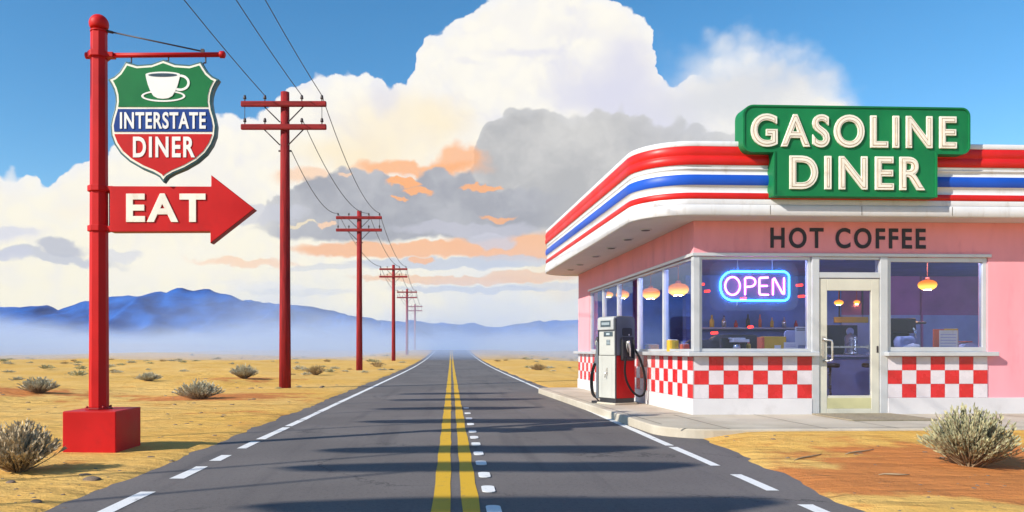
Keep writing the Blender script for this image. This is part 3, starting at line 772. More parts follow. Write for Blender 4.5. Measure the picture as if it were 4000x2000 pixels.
mb = MB(); mb.prism(arc(0, .02, .15, 0, 180, 14)+[(-.15, 0), (.15, 0)], -.1, .12, 'y', sm=True); mb.build('hood', M['lilac'], t); mb = MB(); mb.box(-.10, .02, -.11, .10, .172, .19); mb.build('handle', M['orange_box'], t)
# goods behind the side windows
def goods(px, Y, w, h, mat, label):
    u, v = uv_at(px, Y); t = thing('food_carton', label, 'carton', to_world(u, v, cz_), TH, 'cartons along the side window counter')
    mb = MB(); mb.box(-w/2, w/2, -w/2, w/2, 0, h); mb.build('box', M[mat], t, .006)
    mb = MB(); mb.box(-w/2+.01, w/2-.01, -w*.2, w*.2, h+.001, h+.012); mb.build('flap', M['paper'], t)
goods(1692, 13.9, .17, .22, 'yellow_box', 'yellow carton behind the side window nearest the corner'); goods(1722, 13.35, .13, .14, 'orange_box', 'orange carton close to the corner post')
goods(1640, 15.6, .22, .15, 'yellow_box', 'yellow carton behind the second side window')
# back bar shapes seen through the glass
t = placed('fridge', 'tall dark fridge behind the counter seen through the door', 'fridge', 2085, 5.2, G0+.005)
mb = MB(); mb.box(-.5, .5, -.35, .35, 0, 1.65); mb.build('cabinet', M['dark'], t, .02); mb = MB(); mb.lathe([(.09, 0), (.09, .02)], n=16, T=Matrix.Translation((.3, -.36, 1.5)) @ Matrix.Rotation(R(90), 4, 'X')); mb.build('badge', M['lilac'], t)
t = placed('order_board', 'amber lit order board above the counter seen through the door', 'board', 2140, 5.4, 1.86)
mb = MB(); mb.box(-.42, .42, -.03, .03, 0, .14); mb.build('board', M['yellow_box'], t, .01); mb = MB(); [mb.box(x, x+.03, -.02, .02, .141, 1.12) for x in (-.3, .27)]; mb.build('bracket', M['iron'], t)
for k, px in enumerate((1800, 1865, 1960)):
    t = placed('booth_seat', ('tall navy booth seat at left behind the front window', 'tall navy booth seat behind the coffee machine', 'tall navy booth seat behind the yellow box')[k], 'booth', px, 2.2, G0+.005, group='booth seats')
    mb = MB(); mb.prism(rrect(-.5, .5, 0, 1.28+.1*(k % 2), .16, 6), .25, .40, 'y', sm=False); mb.build('backrest', M['dark'], t, .02)
    mb = MB(); mb.box(-.48, .48, -.3, .249, 0, .46); mb.build('seat', M['navy'], t, .03)

t = placed('wall_shelf', 'long shelf of bottles on the back wall seen through the front window', 'shelf', 1900, 5.25, 1.70)
mb = MB(); mb.box(-1.5, 1.9, -.14, .12, 0, .04); mb.build('board', M['counter'], t); mb = MB(); mb.box(-1.4, -1.36, -.1, .12, -.16, -.001); mb.box(1.7, 1.74, -.1, .12, -.16, -.001); mb.build('bracket', M['iron'], t)
rb = random.Random(5); u0_ = u_of(1900, 5.25)
for k in range(11):
    h = rb.uniform(.16, .32); q = rb.uniform(.035, .055)
    b = MB().lathe([(q, 0), (q, h*.55), (q*.4, h*.75), (q*.38, h)], n=12).build('bottle', M[('orange_box', 'yellow_box', 'chrome', 'sign_red', 'dark')[k % 5]])
    b.location = to_world(u0_-1.35+.29*k, 5.22, 1.742); tag(b, 'small bottle on the long shelf at the back of the diner', 'bottle', 'bottles on the back shelf')
for k, (u, v) in enumerate(((2.5, 3.2), (3.3, 3.2), (4.1, 3.2), (5.0, 3.2), (5.9, 3.2))):
    t = thing('bar_stool', 'round dark bar stool at the serving counter, %s' % ('behind the menu board', 'left one seen through the door', 'right one seen through the door', 'behind the espresso machine', 'behind the orange menu stand')[k], 'stool', to_world(u, v, G0+.005), TH, 'bar stools at the counter')
    mb = MB(); mb.lathe([(.17, .70), (.19, .72), (.19, .77), (.16, .79)], n=20); mb.build('seat', M['espresso'], t)
    mb = MB(); mb.lathe([(.16, 0), (.16, .02), (.03, .04), (.028, .70)], n=16); mb.build('leg', M['chrome'], t)
t = placed('coffee_urn', 'tall steel coffee urn on the serving counter behind the door', 'urn', 2140, 3.9, 1.105)
mb = MB(); mb.lathe([(.15, 0), (.15, .03), (.13, .05), (.13, .38), (.10, .42), (.03, .45), (.03, .48)], n=20); mb.build('body', M['chrome'], t); mb = MB(); mb.tube([(0, -.13, .08), (0, -.18, .08), (0, -.18, .05)], .012, 8); mb.build('tap', M['dark'], t)
for k, px in enumerate((2200, 2290, 2370)):
    t = placed('cup_stack', ('stack of pale cups on the serving counter by the door frame', 'stack of pale cups behind the espresso machine', 'stack of pale cups behind the orange menu stand')[k], 'cups', px, 3.8, 1.105)
    for j in range(3):
        mb = MB(); mb.lathe([(.05, .09*j), (.07, .09*j+.085)], n=14); mb.build('cup', M['paper'], t)

# ------------------------------------------------------------------ sign on the roof edge
def roof_sign():
    vF = -.66
    u0, u1 = u_of(1868, vF), u_of(2440, vF); l0, l1 = u_of(1945, vF), u_of(2357, vF)
    zt, zm, zb = 5.075, 4.325, 3.635
    t = thing('roof_sign', 'green T-shaped GASOLINE DINER sign with raised cream letters on the canopy', 'sign', to_world((u0+u1)/2, vF, zb), TH)
    cu = (u0+u1)/2
    def P(pts): return [(x-cu, z-zb) for x, z in pts]
    r = .14
    out = P([(l0, zb), (l1, zb)])+P([(l1, zm)])+P(arc(u1-r, zm+r, r, 270, 360, 6))+P(arc(u1-r, zt-r, r, 0, 90, 6))+P(arc(u0+.17, zt-.17, .17, 90, 180, 6))+P(arc(u0+r, zm+r, r, 180, 270, 6))+P([(l0, zm)])
    mb = MB(); mb.prism(out, .0, .30, 'y'); mb.build('cabinet', M['diner_green'], t, .012, 2)
    # chamfered deep left cheek of the cabinet
    rim = inset(out, .002); inn = inset(out, .030)
    n = len(out); mb = MB(); mb.add([(p[0], -.016, p[1]) for p in rim]+[(p[0], -.016, p[1]) for p in inn]+[(p[0], .0, p[1]) for p in rim]+[(p[0], 0.0, p[1]) for p in inn],
        [f for i in range(n) for f in ((i, (i+1) % n, (i+1) % n+n, i+n), (i+n, (i+1) % n+n, (i+1) % n+3*n, i+3*n), ((i+1) % n, i, i+2*n, (i+1) % n+2*n))]); mb.build('rim', M['diner_green'], t)
    for word, px0, px1, py0, py1 in (('GASOLINE', 1888, 2405, 290, 373), ('DINER', 1985, 2325, 394, 478)):
        z1_, z0_ = zf(py0, 2.5, vF)-zb, zf(py1, 2.5, vF)-zb
        box = (u_of(px0, vF)-cu, u_of(px1, vF)-cu, z0_, z1_)
        big = text_islands(word, box, .014, .031, 1.20)
        d = .030*(box[3]-box[2])/.78
        for (vs, fs) in big:
            mb = MB(); mb.add([(x, y, z) for x, y, z in vs], fs); o = mb.build('letter', M['cream'], t, .006, 2)
            x0, x1 = min(v[0] for v in vs), max(v[0] for v in vs); zz0, zz1 = min(v[2] for v in vs), max(v[2] for v in vs)
            ch = word[len([1 for c in t.children if c.name.startswith('letter')])-1 - (8 if word == 'DINER' else 0)]
            k = .032
            for (off, ins, yy, mt) in ((.0, k, -.0305, 'rust'), (-.014, k+.010, -.0330, 'cream')):
                for v2, f2 in text_islands(ch, (x0+ins, x1-ins, zz0+ins, zz1-ins), .0012, off):
                    mb = MB(); mb.add([(x, y+yy+.0024, z) for x, y, z in v2], f2); mb.build('letter_tube', M[mt], o)
roof_sign()

# ------------------------------------------------------------------ pavement round the diner, mat
def pavement():
    mb = MB()
    c, s = math.cos(TH), math.sin(TH)
    uL = -1.22; pts = []
    pts += arc(uL+.75, -2.33+.75, .75, 180, 270, 10)+[(12, -2.33), (12, 9.6)]+arc(uL+.6, 9.6-1.0, .6, 90, 180, 6)
    mb.prism(pts, -.06, G0, 'z')
    o = mb.build('pavement', M['concrete'], None, .022, 3); o.location = (CU, CV, 0); o.rotation_euler = (0, 0, TH); struct(o)
    mb = MB()
    def jl(a, b, w=.018):
        a = Vector((*a, G0+.0025)); b = Vector((*b, G0+.0025)); d = (b-a).normalized(); n = Vector((-d.y, d.x, 0))*w/2
        mb.add([a-n, b-n, b+n, a+n], [(0, 1, 2, 3)])
    for u in (-.35, 1.0, 2.0, 3.45, 5.1, 6.8): jl((u, -2.30), (u, -.035))
    jl((uL+.2, -2.17), (11.9, -2.17)); jl((uL+.16, -1.6), (uL+.16, 8.6))
    for v in (-.6, 1.4, 3.6, 5.8, 8.0): jl((uL+.01, v), (-.035, v))
    o = mb.build('pavement_joints', M['joint']); o.location = (CU, CV, 0); o.rotation_euler = (0, 0, TH); struct(o)
pavement()
t = tag(MB().prism(rrect(1.95, 3.3, -1.25, -.08, .04, 3), G0+.003, G0+.022, 'z').build('door_mat', M['mat_weave'], None, .004), 'tan woven mat on the pavement at the diner door', 'mat')
t.location = (CU, CV, 0); t.rotation_euler = (0, 0, TH)

# ------------------------------------------------------------------ fuel pump
def pump():
    a = R(-62); W = .25; cx, cy = gp(1548, 1019, G0)
    off = Matrix.Rotation(a, 3, 'Z') @ Vector((W, -W, 0))
    t = thing('fuel_pump', 'old red white and grey fuel pump standing on the pavement by the diner corner', 'fuel pump', (cx-off.x, cy-off.y, G0), a)
    mb = MB(); mb.box(-W-.03, W+.03, -W-.03, W+.03, 0, .035); mb.build('footing', M['concrete'], t, .008)
    mb = MB(); mb.box(-W+.012, W-.012, -W+.012, W-.012, .035, .125); mb.build('base', M['dark'], t, .008)
    # lower body, red
    mb = MB(); mb.box(-W, W, -W+.022, W, .126, .965); mb.build('lower_body', M['sign_red'], t, .014, 3)
    mb = MB(); [mb.box(x0, x1, -W-.012, -W+.02, .126, 1.70) for x0, x1 in ((-W-.016, -W-.002), (W+.002, W+.016))]; mb.build('edge_trim', M['dark'], t, .004)
    mb = MB(); mb.box(-W-.004, W+.004, -W-.010, W+.004, .9655, .9695); mb.build('belt_trim', M['dark'], t)
    # white front doors
    mb = MB()
    for x0, x1 in ((-W, -W+.10), (-W+.103, W-.10), (W-.097, W)): mb.box(x0, x1, -W-.006, -W+.021, .127, .965)
    mb.build('front_panel', M['pump_white'], t, .006)
    mb = MB(); mb.box(-.01, .03, -W-.016, -W-.007, .60, .72); mb.tube([(.01, -W-.02, .64), (.01, -W-.05, .63), (.0, -W-.05, .53)], .011, 6); mb.build('lock_handle', M['chrome'], t)
    # upper shell: rounded top, extruded across
    prof = [(-W, .968), (W, .968)]+arc(W-.09, 1.74-.09, .09, 0, 90, 8)+arc(-W+.09, 1.74-.09, .09, 90, 180, 8)
    mb = MB(); mb.prism(prof, -W, W, 'x', sm=False); mb.build('upper_shell', M['grey_paint'], t, .012, 3)
    mb = MB(); mb.box(-W+.02, W-.02, -W-.012, -W+.03, .97, 1.44); mb.build('front_panel', M['pump_white'], t, .012, 3)
    hd = MB(); hd.prism([(-W-.035, 1.47), (-W+.1, 1.47), (-W+.1, 1.735), (-W+.03, 1.735), (-W-.02, 1.715), (-W-.035, 1.68)], -W-.004, W-.02, 'x'); h_ = hd.build('display_head', M['pump_head'], t, .012, 3)
    mb = MB(); mb.box(-.15, .15, -W-.042, -W-.034, 1.53, 1.655); sc = mb.build('screen', M['screen'], h_)
    mb = MB(); [mb.box(-.11+.034*k, -.088+.034*k, -W-.045, -W-.0425, 1.57, 1.62) for k in range(7)]; mb.build('digit_row', M['screen_mark'], h_)
    mb = MB(); mb.box(-.08, .19, -W-.018, -W-.0125, 1.34, 1.435); mb.build('screen', M['screen'], t); mb = MB(); mb.box(-.0, .10, -W-.022, -W-.019, 1.37, 1.41); mb.build('digit_row', M['screen_mark'], t)
    mb = MB(); mb.box(.0, .11, -W-.018, -W-.0125, 1.17, 1.275); mb.build('keypad', M['screen'], t); mb = MB(); [mb.box(.012+.033*i, .036+.033*i, -W-.021, -W-.0185, 1.185+.03*j, 1.205+.03*j) for i in range(3) for j in range(3)]; mb.build('keypad_keys', M['screen_mark'], t)
    # nozzle bay on the right side
    mb = MB(); mb.prism(rrect(-.12, .205, .86, 1.33, .03, 4), W+.001, W+.016, 'x'); mb.prism(rrect(-.08, .17, 1.35, 1.51, .04, 4), W+.001, W+.010, 'x'); mb.build('nozzle_bay', M['dark'], t, .003)
    mb = MB(); mb.box(W+.016, W+.06, .175, .20, .88, 1.28); mb.box(W+.016, W+.06, -.115, -.09, .88, 1.28); mb.box(W+.016, W+.06, -.09, .175, .88, .91); mb.build('nozzle_holster', M['dark'], t, .006)
    mb = MB(); mb.box(W+.011, W+.016, .07, .10, 1.36, 1.39); mb.build('card_slot', M['chrome'], t)
    mb = MB(); mb.tube([(W+.05, .02, 1.25), (W+.055, .035, 1.20), (W+.05, .06, 1.10), (W+.05, .075, 1.0), (W+.05, .08, .945)], [.034, .036, .026, .017, .013], 10)
    mb.tube([(W+.05, -.02, 1.22), (W+.06, -.015, 1.12), (W+.055, .03, 1.03)], .009, 6); mb.build('nozzle', M['chrome'], t)
    mb = MB(); pts = [(W+.05, -.03, .93), (W+.07, -.06, .85), (W+.07, -.07, .65), (W+.085, -.03, .45), (W+.12, .06, .28), (W+.15, .16, .19), (W+.16, .25, .17), (W+.16, .34, .22), (W+.15, .385, .38), (W+.13, .37, .62), (W+.10, .31, .85), (W+.05, .25, 1.02), (W, .22, 1.10)]
    mb.tube(smooth_path(pts, 5), .022, 8); mb.build('hose', M['rubber'], t)
    # left side: boot, nozzle, hoses
    yb = -W+.02
    mb = MB(); mb.box(-W-.12, -W-.017, yb, yb+.17, .10, 1.24); mb.box(-W-.20, -W-.121, yb+.02, yb+.15, .80, .93); mb.box(-W-.16, -W-.121, yb+.02, yb+.15, .10, .22); mb.build('nozzle_boot', M['grey_paint'], t, .012)
    mb = MB(); mb.tube([(-W-.15, yb+.08, 1.33), (-W-.17, yb+.08, 1.26), (-W-.18, yb+.08, 1.12), (-W-.18, yb+.08, .94)], [.034, .034, .022, .017], 8); mb.tube([(-W-.13, yb+.08, 1.30), (-W-.12, yb+.08, 1.40)], .008, 6); mb.build('nozzle', M['dark'], t)
    mb = MB(); mb.box(-W-.215, -W-.145, yb+.045, yb+.115, 1.17, 1.27); mb.box(-W-.21, -W-.15, yb+.05, yb+.11, .98, 1.07); mb.build('nozzle_grip', M['chrome'], t, .012)
    pts = [(-W-.18, yb+.08, .90), (-W-.25, yb+.07, .80), (-W-.33, yb+.06, .58), (-W-.35, yb+.06, .38), (-W-.30, yb+.06, .18), (-W-.20, yb+.07, .11), (-W-.14, yb+.08, .13)]
    mb = MB(); mb.tube(smooth_path(pts, 5), .024, 8); mb.build('hose', M['rubber'], t)
    pts = [(-W-.16, yb+.05, .82), (-W-.21, yb+.02, .68), (-W-.24, yb+.01, .45), (-W-.21, yb+.01, .22), (-W-.14, yb+.03, .10), (-W-.09, yb+.04, .05)]
    mb = MB(); mb.tube(smooth_path(pts, 5), .014, 8); mb.build('hose', M['rubber'], t)
    mb = MB(); mb.box(-W-.24, -W-.017, yb-.02, yb+.16, .0, .045); mb.build('hose_foot', M['dark'], t, .008)
def smooth_path(pts, k=4):
    P = [Vector(p) for p in pts]; out = []
    for i in range(len(P)-1):
        p0, p1, p2, p3 = P[max(0, i-1)], P[i], P[i+1], P[min(len(P)-1, i+2)]
        for j in range(k):
            t = j/k
            out.append(.5*((2*p1)+(p2-p0)*t+(2*p0-5*p1+4*p2-p3)*t*t+(3*p1-p0-3*p2+p3)*t**3))
    out.append(P[-1]); return out
pump()

# ------------------------------------------------------------------ roadside sign
SX, SY = X_at(249, 9.0), 9.0
def road_sign():
    t = thing('roadside_sign', 'tall red signpost on a red block with a red EAT arrow beside the road', 'sign', (SX, SY, 0))
    mb = MB(); b0, b1 = X_at(157, 8.64)-SX, X_at(291, 8.64)-SX
    mb.box(b0, b1, -.36, .34, -.08, .50); mb.build('base_block', M['sign_red'], t, .010, 2)
    def octo(r, z0, z1, r1=None, n=8):
        q = []
        for r_, z in ((r, z0), (r1 or r, z1)): q += [(r_*math.cos(R(22.5+360/n*i)), r_*math.sin(R(22.5+360/n*i)), z) for i in range(n)]
        return q, [tuple((i, (i+1) % n, (i+1) % n+n, i+n)) for i in range(n)]+[tuple(reversed(range(n))), tuple(range(n, 2*n))]
    mb = MB(); mb.add(*octo(.112, .52, 4.985, .094)); mb.build('post', M['sign_red'], t, .004)
    mb = MB(); mb.add(*octo(.15, .50, .520, .15)); mb.build('base_flange', M['sign_edge'], t, .004)
    mb = MB(); mb.lathe([(.098, 4.985), (.098, 5.0), (.07, 5.01), (.08, 5.03)]+[(.112*math.cos(R(a)), 5.085+.112*math.sin(R(a))) for a in range(-35, 91, 12)], n=24); mb.build('ball_finial', M['sign_red'], t)
    for a_ in (45, 135, 225, 315):
        mb = MB(); mb.lathe([(.016, 0), (.016, .014), (.009, .022)], (.135*math.cos(R(a_)), .135*math.sin(R(a_)), .520), 8); mb.build('bolt', M['sign_edge'], t)
    ZA = Z_at(140, 9.0)
    mb = MB(); mb.tube([(-.14, 0, ZA), (X_at(558, 9.0)-SX, 0, ZA+.012)], .029, 12); mb.lathe([(.02, -.045), (.042, -.03), (.042, .02), (.02, .035)], n=12, T=Matrix.Translation((X_at(560, 9)-SX, 0, ZA+.012)) @ Matrix.Rotation(R(90), 4, 'Y')); mb.lathe([(.02, -.03), (.04, -.02), (.04, .02), (.02, .03)], n=12, T=Matrix.Translation((-.135, 0, ZA)) @ Matrix.Rotation(R(90), 4, 'Y')); mb.build('crossbar', M['sign_red'], t)
    for z in (ZA, Z_at(476, 9), Z_at(576, 9)):
        mb = MB(); mb.add(*octo(.128, z-.035, z+.035)); mb.box(.10, .185, -.05, .05, z-.03, z+.03); mb.build('clamp_band', M['sign_red'], t, .006)
    mb = MB(); mb.tube([(.09, 0, Z_at(78, 9)), (X_at(510, 9.0)-SX, 0, ZA+.05)], .009, 6); mb.tube([(.09, 0, Z_at(78, 9)), (.17, 0, Z_at(82, 9))], .016, 6); mb.box(X_at(506, 9)-SX, X_at(514, 9)-SX, -.02, .02, ZA+.01, ZA+.075); mb.build('stay_rod', M['iron'], t)
    # arrow
    def AP(px, py): return (X_at(px, 8.9)-SX, Z_at(py, 8.9))
    out = [AP(276, 583), AP(529, 582), AP(529, 612), AP(640, 525), AP(531, 440), AP(531, 469), AP(276, 468)]
    mb = MB(); mb.prism(out, -.10, .035, 'y', 0, 1); ar = mb.build('arrow_board', [M['sign_red'], M['sign_edge']], t, .006)
    lettering('EAT', (*[AP(x, 0)[0] for x in (318, 518)], AP(0, 559)[1], AP(0, 487)[1]), -.1005, M['cream'], ar, .006, .036, 1.2, .003)
    mb = MB(); mb.box(.09, X_at(277, 8.9)-SX, .061, .075, Z_at(582, 9), Z_at(468, 9)); mb.build('bracket_plate', M['alu'], ar)
    return t
road_sign()
def shield():
    YS = 8.90; k = .5/F*YS
    xc = X_at(416, YS)
    t = thing('shield_sign', 'green blue and red INTERSTATE DINER shield with a coffee cup hanging from the red crossbar', 'sign', (xc, YS, Z_at(462.5, YS)))
    half = [(0, 308), (60, 330), (130, 335), (189, 318), (205, 345), (222, 371), (247, 393), (279, 408), (262, 435), (250, 460), (242, 490), (240, 520), (246, 560), (258, 600), (266, 640), (262, 690), (245, 735), (215, 780), (170, 820), (110, 855), (50, 880), (20, 898), (0, 925)]
    def S(dx, y): return (dx*k, (925-y)*k)
    left = [S(-dx, y) for dx, y in half]; right = [S(dx, y) for dx, y in half[1:-1]]
    out = left+right[::-1]                      # top centre -> left side -> bottom -> up the right side: counter-clockwise
    mb = MB(); mb.prism(out, -.06, .03, 'y'); mb.build('body', M['teal'], t, .008)
    wh = inset(out, .022); mb = MB(); mb.prism(wh, -.066, -.0605, 'y'); mb.build('white_border', M['cream'], t)
    core = inset(out, .046)
    def zone(y0, y1, mat, name):
        p = core
        if y1 is not None: p = clip_z(p, (925-y1)*k, True)
        if y0 is not None: p = clip_z(p, (925-y0)*k, False)
        mb = MB(); mb.prism(p, -.072, -.0665, 'y'); return mb.build(name, M[mat], t)
    zone(None, 547, 'sign_green', 'green_field'); zone(558, 671, 'sign_blue', 'blue_field'); zone(683, None, 'sign_red', 'red_field')
    def bx(x0, x1, y0, y1): return ((x0-832)*k, (x1-832)*k, (925-y1)*k, (925-y0)*k)
    lettering('INTERSTATE', bx(618, 1046, 574, 658), -.0725, M['white'], t, .0035, .026, 1.12)
    lettering('DINER', bx(683, 992, 697, 800), -.0725, M['white'], t, .0035, .028, 1.18)
    def E(cx, cy, rx, ry, a0=0, a1=360, n=36): return [((cx-832+rx*math.cos(R(a0+(a1-a0)*i/n)))*k, (925-cy+ry*math.sin(R(a0+(a1-a0)*i/n)))*k) for i in range(n+(0 if a1-a0 == 360 else 1))]
    cup = MB()
    body = E(832, 387, 86, 14, 0, 180, 20)+[((x-832)*k, (925-y)*k) for x, y in ((748, 402), (758, 440), (770, 470), (785, 494), (805, 505), (832, 508), (859, 505), (879, 494), (894, 470), (906, 440), (916, 402))]
    cup.prism(body, -.080, -.0726, 'y')
    def ringp(cx, cy, rx, ry, th, y0, y1):
        a = E(cx, cy, rx, ry); b = E(cx, cy, rx-th, ry-th*(.75 if ry < 40 else 1)); n = len(a)
        cup.add([(p[0], y0, p[1]) for p in a]+[(p[0], y0, p[1]) for p in b]+[(p[0], y1, p[1]) for p in a]+[(p[0], y1, p[1]) for p in b],
                [f for i in range(n) for f in ((i, (i+1) % n, (i+1) % n+n, i+n), (i+n, (i+1) % n+n, (i+1) % n+3*n, i+3*n), ((i+1) % n, i, i+2*n, (i+1) % n+2*n))])
    ringp(918, 428, 48, 41, 12, -.0785, -.0726); ringp(834, 494, 110, 29, 11, -.0775, -.0726)
    em = cup.build('cup_emblem', M['white'], t)
    mb = MB(); mb.prism(E(832, 390, 72, 9), -.0825, -.0805, 'y'); mb.build('coffee', M['screen'], em)
    for dx, y in ((-189, 318), (0, 308), (189, 318)):
        mb = MB(); x, z = S(dx, y); top = Z_at(140, 9)-Z_at(462.5, YS)
        mb.tube([(x, 0, z-.02), (x, .04, z+.02), (x, .10, z+.04), (x, .10, top-.02)], .009, 6); mb.build('hook', M['iron'], t)
shield()

# ------------------------------------------------------------------ utility poles and wires
POLES = [(-5.05, -2.2), (X_at(717, 23.5), 23.5), (X_at(904, 43.5), 43.5), (X_at(990, 71), 71), (X_at(1024, 99), 99), (X_at(1044, 132), 132)]
PH = 9.22
def utility_pole():
    t = thing('utility_pole', '', 'utility pole', (0, 0, 0), 0, 'utility poles along the road')
    mb = MB(); mb.tube([(0, 0, -.4), (0, 0, 2.5), (0, 0, 6), (0, 0, PH)], [.19, .172, .155, .135], 14); mb.build('shaft', M['pole_wood'], t)
    for z in (PH-.42, PH-1.13):
        mb = MB(); mb.box(-1.32, 1.32, -.245, -.125, z-.085, z+.085); a = mb.build('crossarm', M['arm_wood'], t, .03, 2)
        for x in (-1.2, -.58, .56, 1.18):
            mb = MB(); mb.tube([(x, -.185, z+.08), (x, -.185, z+.17)], .018, 6); mb.lathe([(.035, .15), (.05, .16), (.05, .20), (.035, .215), (.045, .23), (.03, .27)], (x, -.185, z), 10); mb.build('insulator', M['iron'], a)
    for z in (PH-.50, PH-1.21):
        for s in (-1, 1):
            mb = MB(); mb.tube([(s*.60, -.17, z), (s*.13, -.13, z-.46)], .02, 6); mb.build('brace', M['iron'], t)
    for s in (-1.2, 1.18):
        mb = MB(); mb.tube([(s, -.19, PH-.42), (s, -.19, PH-1.0)], .010, 6); mb.build('jumper_wire', M['wire'], t)
    mb = MB(); mb.tube([(-.20, 0, PH-1.82), (.20, 0, PH-1.82)], .03, 8); mb.build('bolt', M['iron'], t)
    return t
pl = ['red utility pole standing behind the camera', 'nearest and tallest red utility pole with double crossarms', 'second nearest red utility pole beyond the tallest one', 'third red utility pole along the road, middle of the row',
      'fourth red utility pole, thin and hazy in the distance', 'farthest thin utility pole where the road meets the hills']
P0 = utility_pole()
for i, (x, y) in enumerate(POLES):
    o = P0 if i == 0 else copy_tree(P0)
    o.location = (x, y, 0); o['label'] = pl[i]
def wire(label, pts, sag):
    mb = MB(); path = []
    for (a, b), s in zip(zip(pts, pts[1:]), sag):
        a, b = Vector(a), Vector(b)
        for i in range(14):
            t = i/14; p = a.lerp(b, t); p.z -= s*4*t*(1-t); path.append(p)
    path.append(Vector(pts[-1]))
    mb.tube(path, [.0085+.00019*max(0, p.y) for p in path], 6)
    tag(mb.build('power_line', M['wire']), label, 'wire', 'wires strung between the utility poles')
def at_pole(i, dx, z): return (POLES[i][0]+dx, POLES[i][1]-.185, z)
ZU, ZL = PH-.42+.26, PH-1.13+.26
wire('rightmost overhead wire above the nearest pole', [at_pole(i, 1.18, ZU) for i in range(6)], (.5, .75, .75, .7, .7))
wire('middle overhead wire above the nearest pole', [at_pole(0, .56, ZU), at_pole(1, .56, ZU)], (.5,))
wire('wire sagging from the lower crossarm of the nearest pole', [at_pole(1, .56, ZL)]+[at_pole(i, .56, ZU) for i in range(2, 6)], (.8, .7, .7, .7))
wire('leftmost overhead wire above the nearest pole', [at_pole(0, -.58, ZU), at_pole(1, -.58, ZU)], (.45,))
wire('wire sagging from the shaft of the nearest pole', [(POLES[1][0]+.2, POLES[1][1], PH-1.82)]+[at_pole(i, -1.2, ZU) for i in range(2, 6)], (.55, .7, .7, .7))

# ------------------------------------------------------------------ unseen boards added left of the frame to cast shadow bars across the road
EL, AZ = R(31), R(30)
def boards():
    H = 8.5; Ls = H/math.tan(EL); dx, dy = Ls*math.cos(AZ), Ls*math.sin(AZ)
    first = None
    for k, (py, x0, x1, hh) in enumerate(((1270, -1.5, 2.5, .72), (1174, -1.66, 2.45, .74), (1130, -1.5, 2.34, .78), (1059, -1.43, 2.41, .86), (1027, -1.41, 1.6, .92), (1005, -1.33, 2.0, .98), (990, -1.23, 1.3, 1.0))):
        Y = 2280/(py-HY)
        t = thing('shadow_board', 'unseen plank board on a thin post, added left of the road to cast a shadow bar', 'shadow_board', (x0-dx, Y-dy, 0), 0, 'added shadow boards left of the road')
        w = x1-x0
        n = 14
        prof = [(w*i/n, H-hh/2*min(1, .25+i/3.5)+.02*math.sin(i*2.1+k)) for i in range(n+1)]+[(w*i/n, H+hh/2*min(1, .25+i/3.5, .3+(n-i)/2.0)+.02*math.sin(i*1.3+k)) for i in range(n, -1, -1)]
        mb = MB(); mb.prism(prof, -.025, .025, 'y'); mb.build('board', M['board_wood'], t)
        for x in (w*.45,):
            mb = MB(); mb.tube([(x, .05, -.2), (x, .05, H)], .03, 8); mb.build('post', M['iron'], t)
boards()

# ------------------------------------------------------------------ shrubs
def shrub_parts(seed, stems, Rr, H, leaves, ls, lean=62, plume=.55):
    rnd = random.Random(seed); tw = MB(); lf = MB()
    for i in range(stems):
        az = rnd.uniform(0, 2*math.pi); q = math.sqrt(rnd.random()); le = R(lean)*q
        ln = H*(.62+.38*rnd.random())*(1.0-.10*q)
        reach = Rr*q*(.75+.4*rnd.random())
        b = Vector((rnd.gauss(0, .07)*Rr, rnd.gauss(0, .07)*Rr, -.01))
        tip = Vector((math.cos(az)*reach, math.sin(az)*reach, ln*(1-.48*q**2.2)))
        midp = b.lerp(tip, .5)+Vector((math.cos(az), math.sin(az), 0))*reach*.10+Vector((rnd.gauss(0, .03), rnd.gauss(0, .03), 0))*Rr
        P = [((1-t)**2)*b+2*t*(1-t)*midp+t*t*tip for t in (0, .25, .5, .75, 1)]
        r0 = .0065*H/.5
        tw.tube(P, [r0, r0*.8, r0*.6, r0*.45, r0*.25], 4, cap=False)
        for j in range(leaves):
            t = (1-plume)+plume*rnd.random()**.8
            p = ((1-t)**2)*b+2*t*(1-t)*midp+t*t*tip
            d = ((tip-midp)*t+(midp-b)*(1-t)).normalized()
            d = (d+Vector((rnd.gauss(0, .26), rnd.gauss(0, .26), rnd.gauss(.15, .22)))).normalized()
            a = d.cross(Vector((rnd.gauss(0, 1), rnd.gauss(0, 1), rnd.gauss(0, 1)))).normalized()
            s = ls*(.55+.8*rnd.random()); wv = a*s*.15
            lf.add([p, p+d*s*.5+wv, p+d*s, p+d*s*.5-wv], [(0, 1, 2, 3)])
    return tw, lf
def make_shrub(seed, label, stems, Rr, H, leaves, ls, mat, name='sagebrush', lean=62, plume=.55, group='sagebrush on the sand'):
    tw, lf = shrub_parts(seed, stems, Rr, H, leaves, ls, lean, plume)
    t = thing(name, label, 'shrub', (0, 0, 0), 0, group)
    tw.build('stems', M['twig'], t); lf.build('leaves', M[mat], t); return t
def put(o, px, py, dz=-.01, s=None):
    x, y = gp(px, py)
    for _ in range(12):
        z = gz(x, y); x, y = gp(px, py, z)
        if y > 400 or y < 0: break
    o.location = (x, y, gz(x, y)+dz)
    if s: o.scale = (s, s, s)
    return y
put(make_shrub(1, 'big wispy grey green sagebrush in front of the diner pavement', 340, .44, .66, 30, .050, 'sage', plume=.62), 2440, 1172)
put(make_shrub(2, 'big dry brown sagebrush at the left edge of the photo beside the red block', 300, .36, .52, 26, .050, 'sage_brown', plume=.66, lean=55), 48, 1186)
put(make_shrub(3, 'round grey sagebrush on orange soil between the signpost and the tallest pole', 230, .54, .48, 22, .06, 'sage_grey', plume=.5), 500, 1004)
put(make_shrub(4, 'round grey sagebrush left of the tallest utility pole', 220, .53, .58, 22, .065, 'sage_grey', plume=.5), 614, 961)
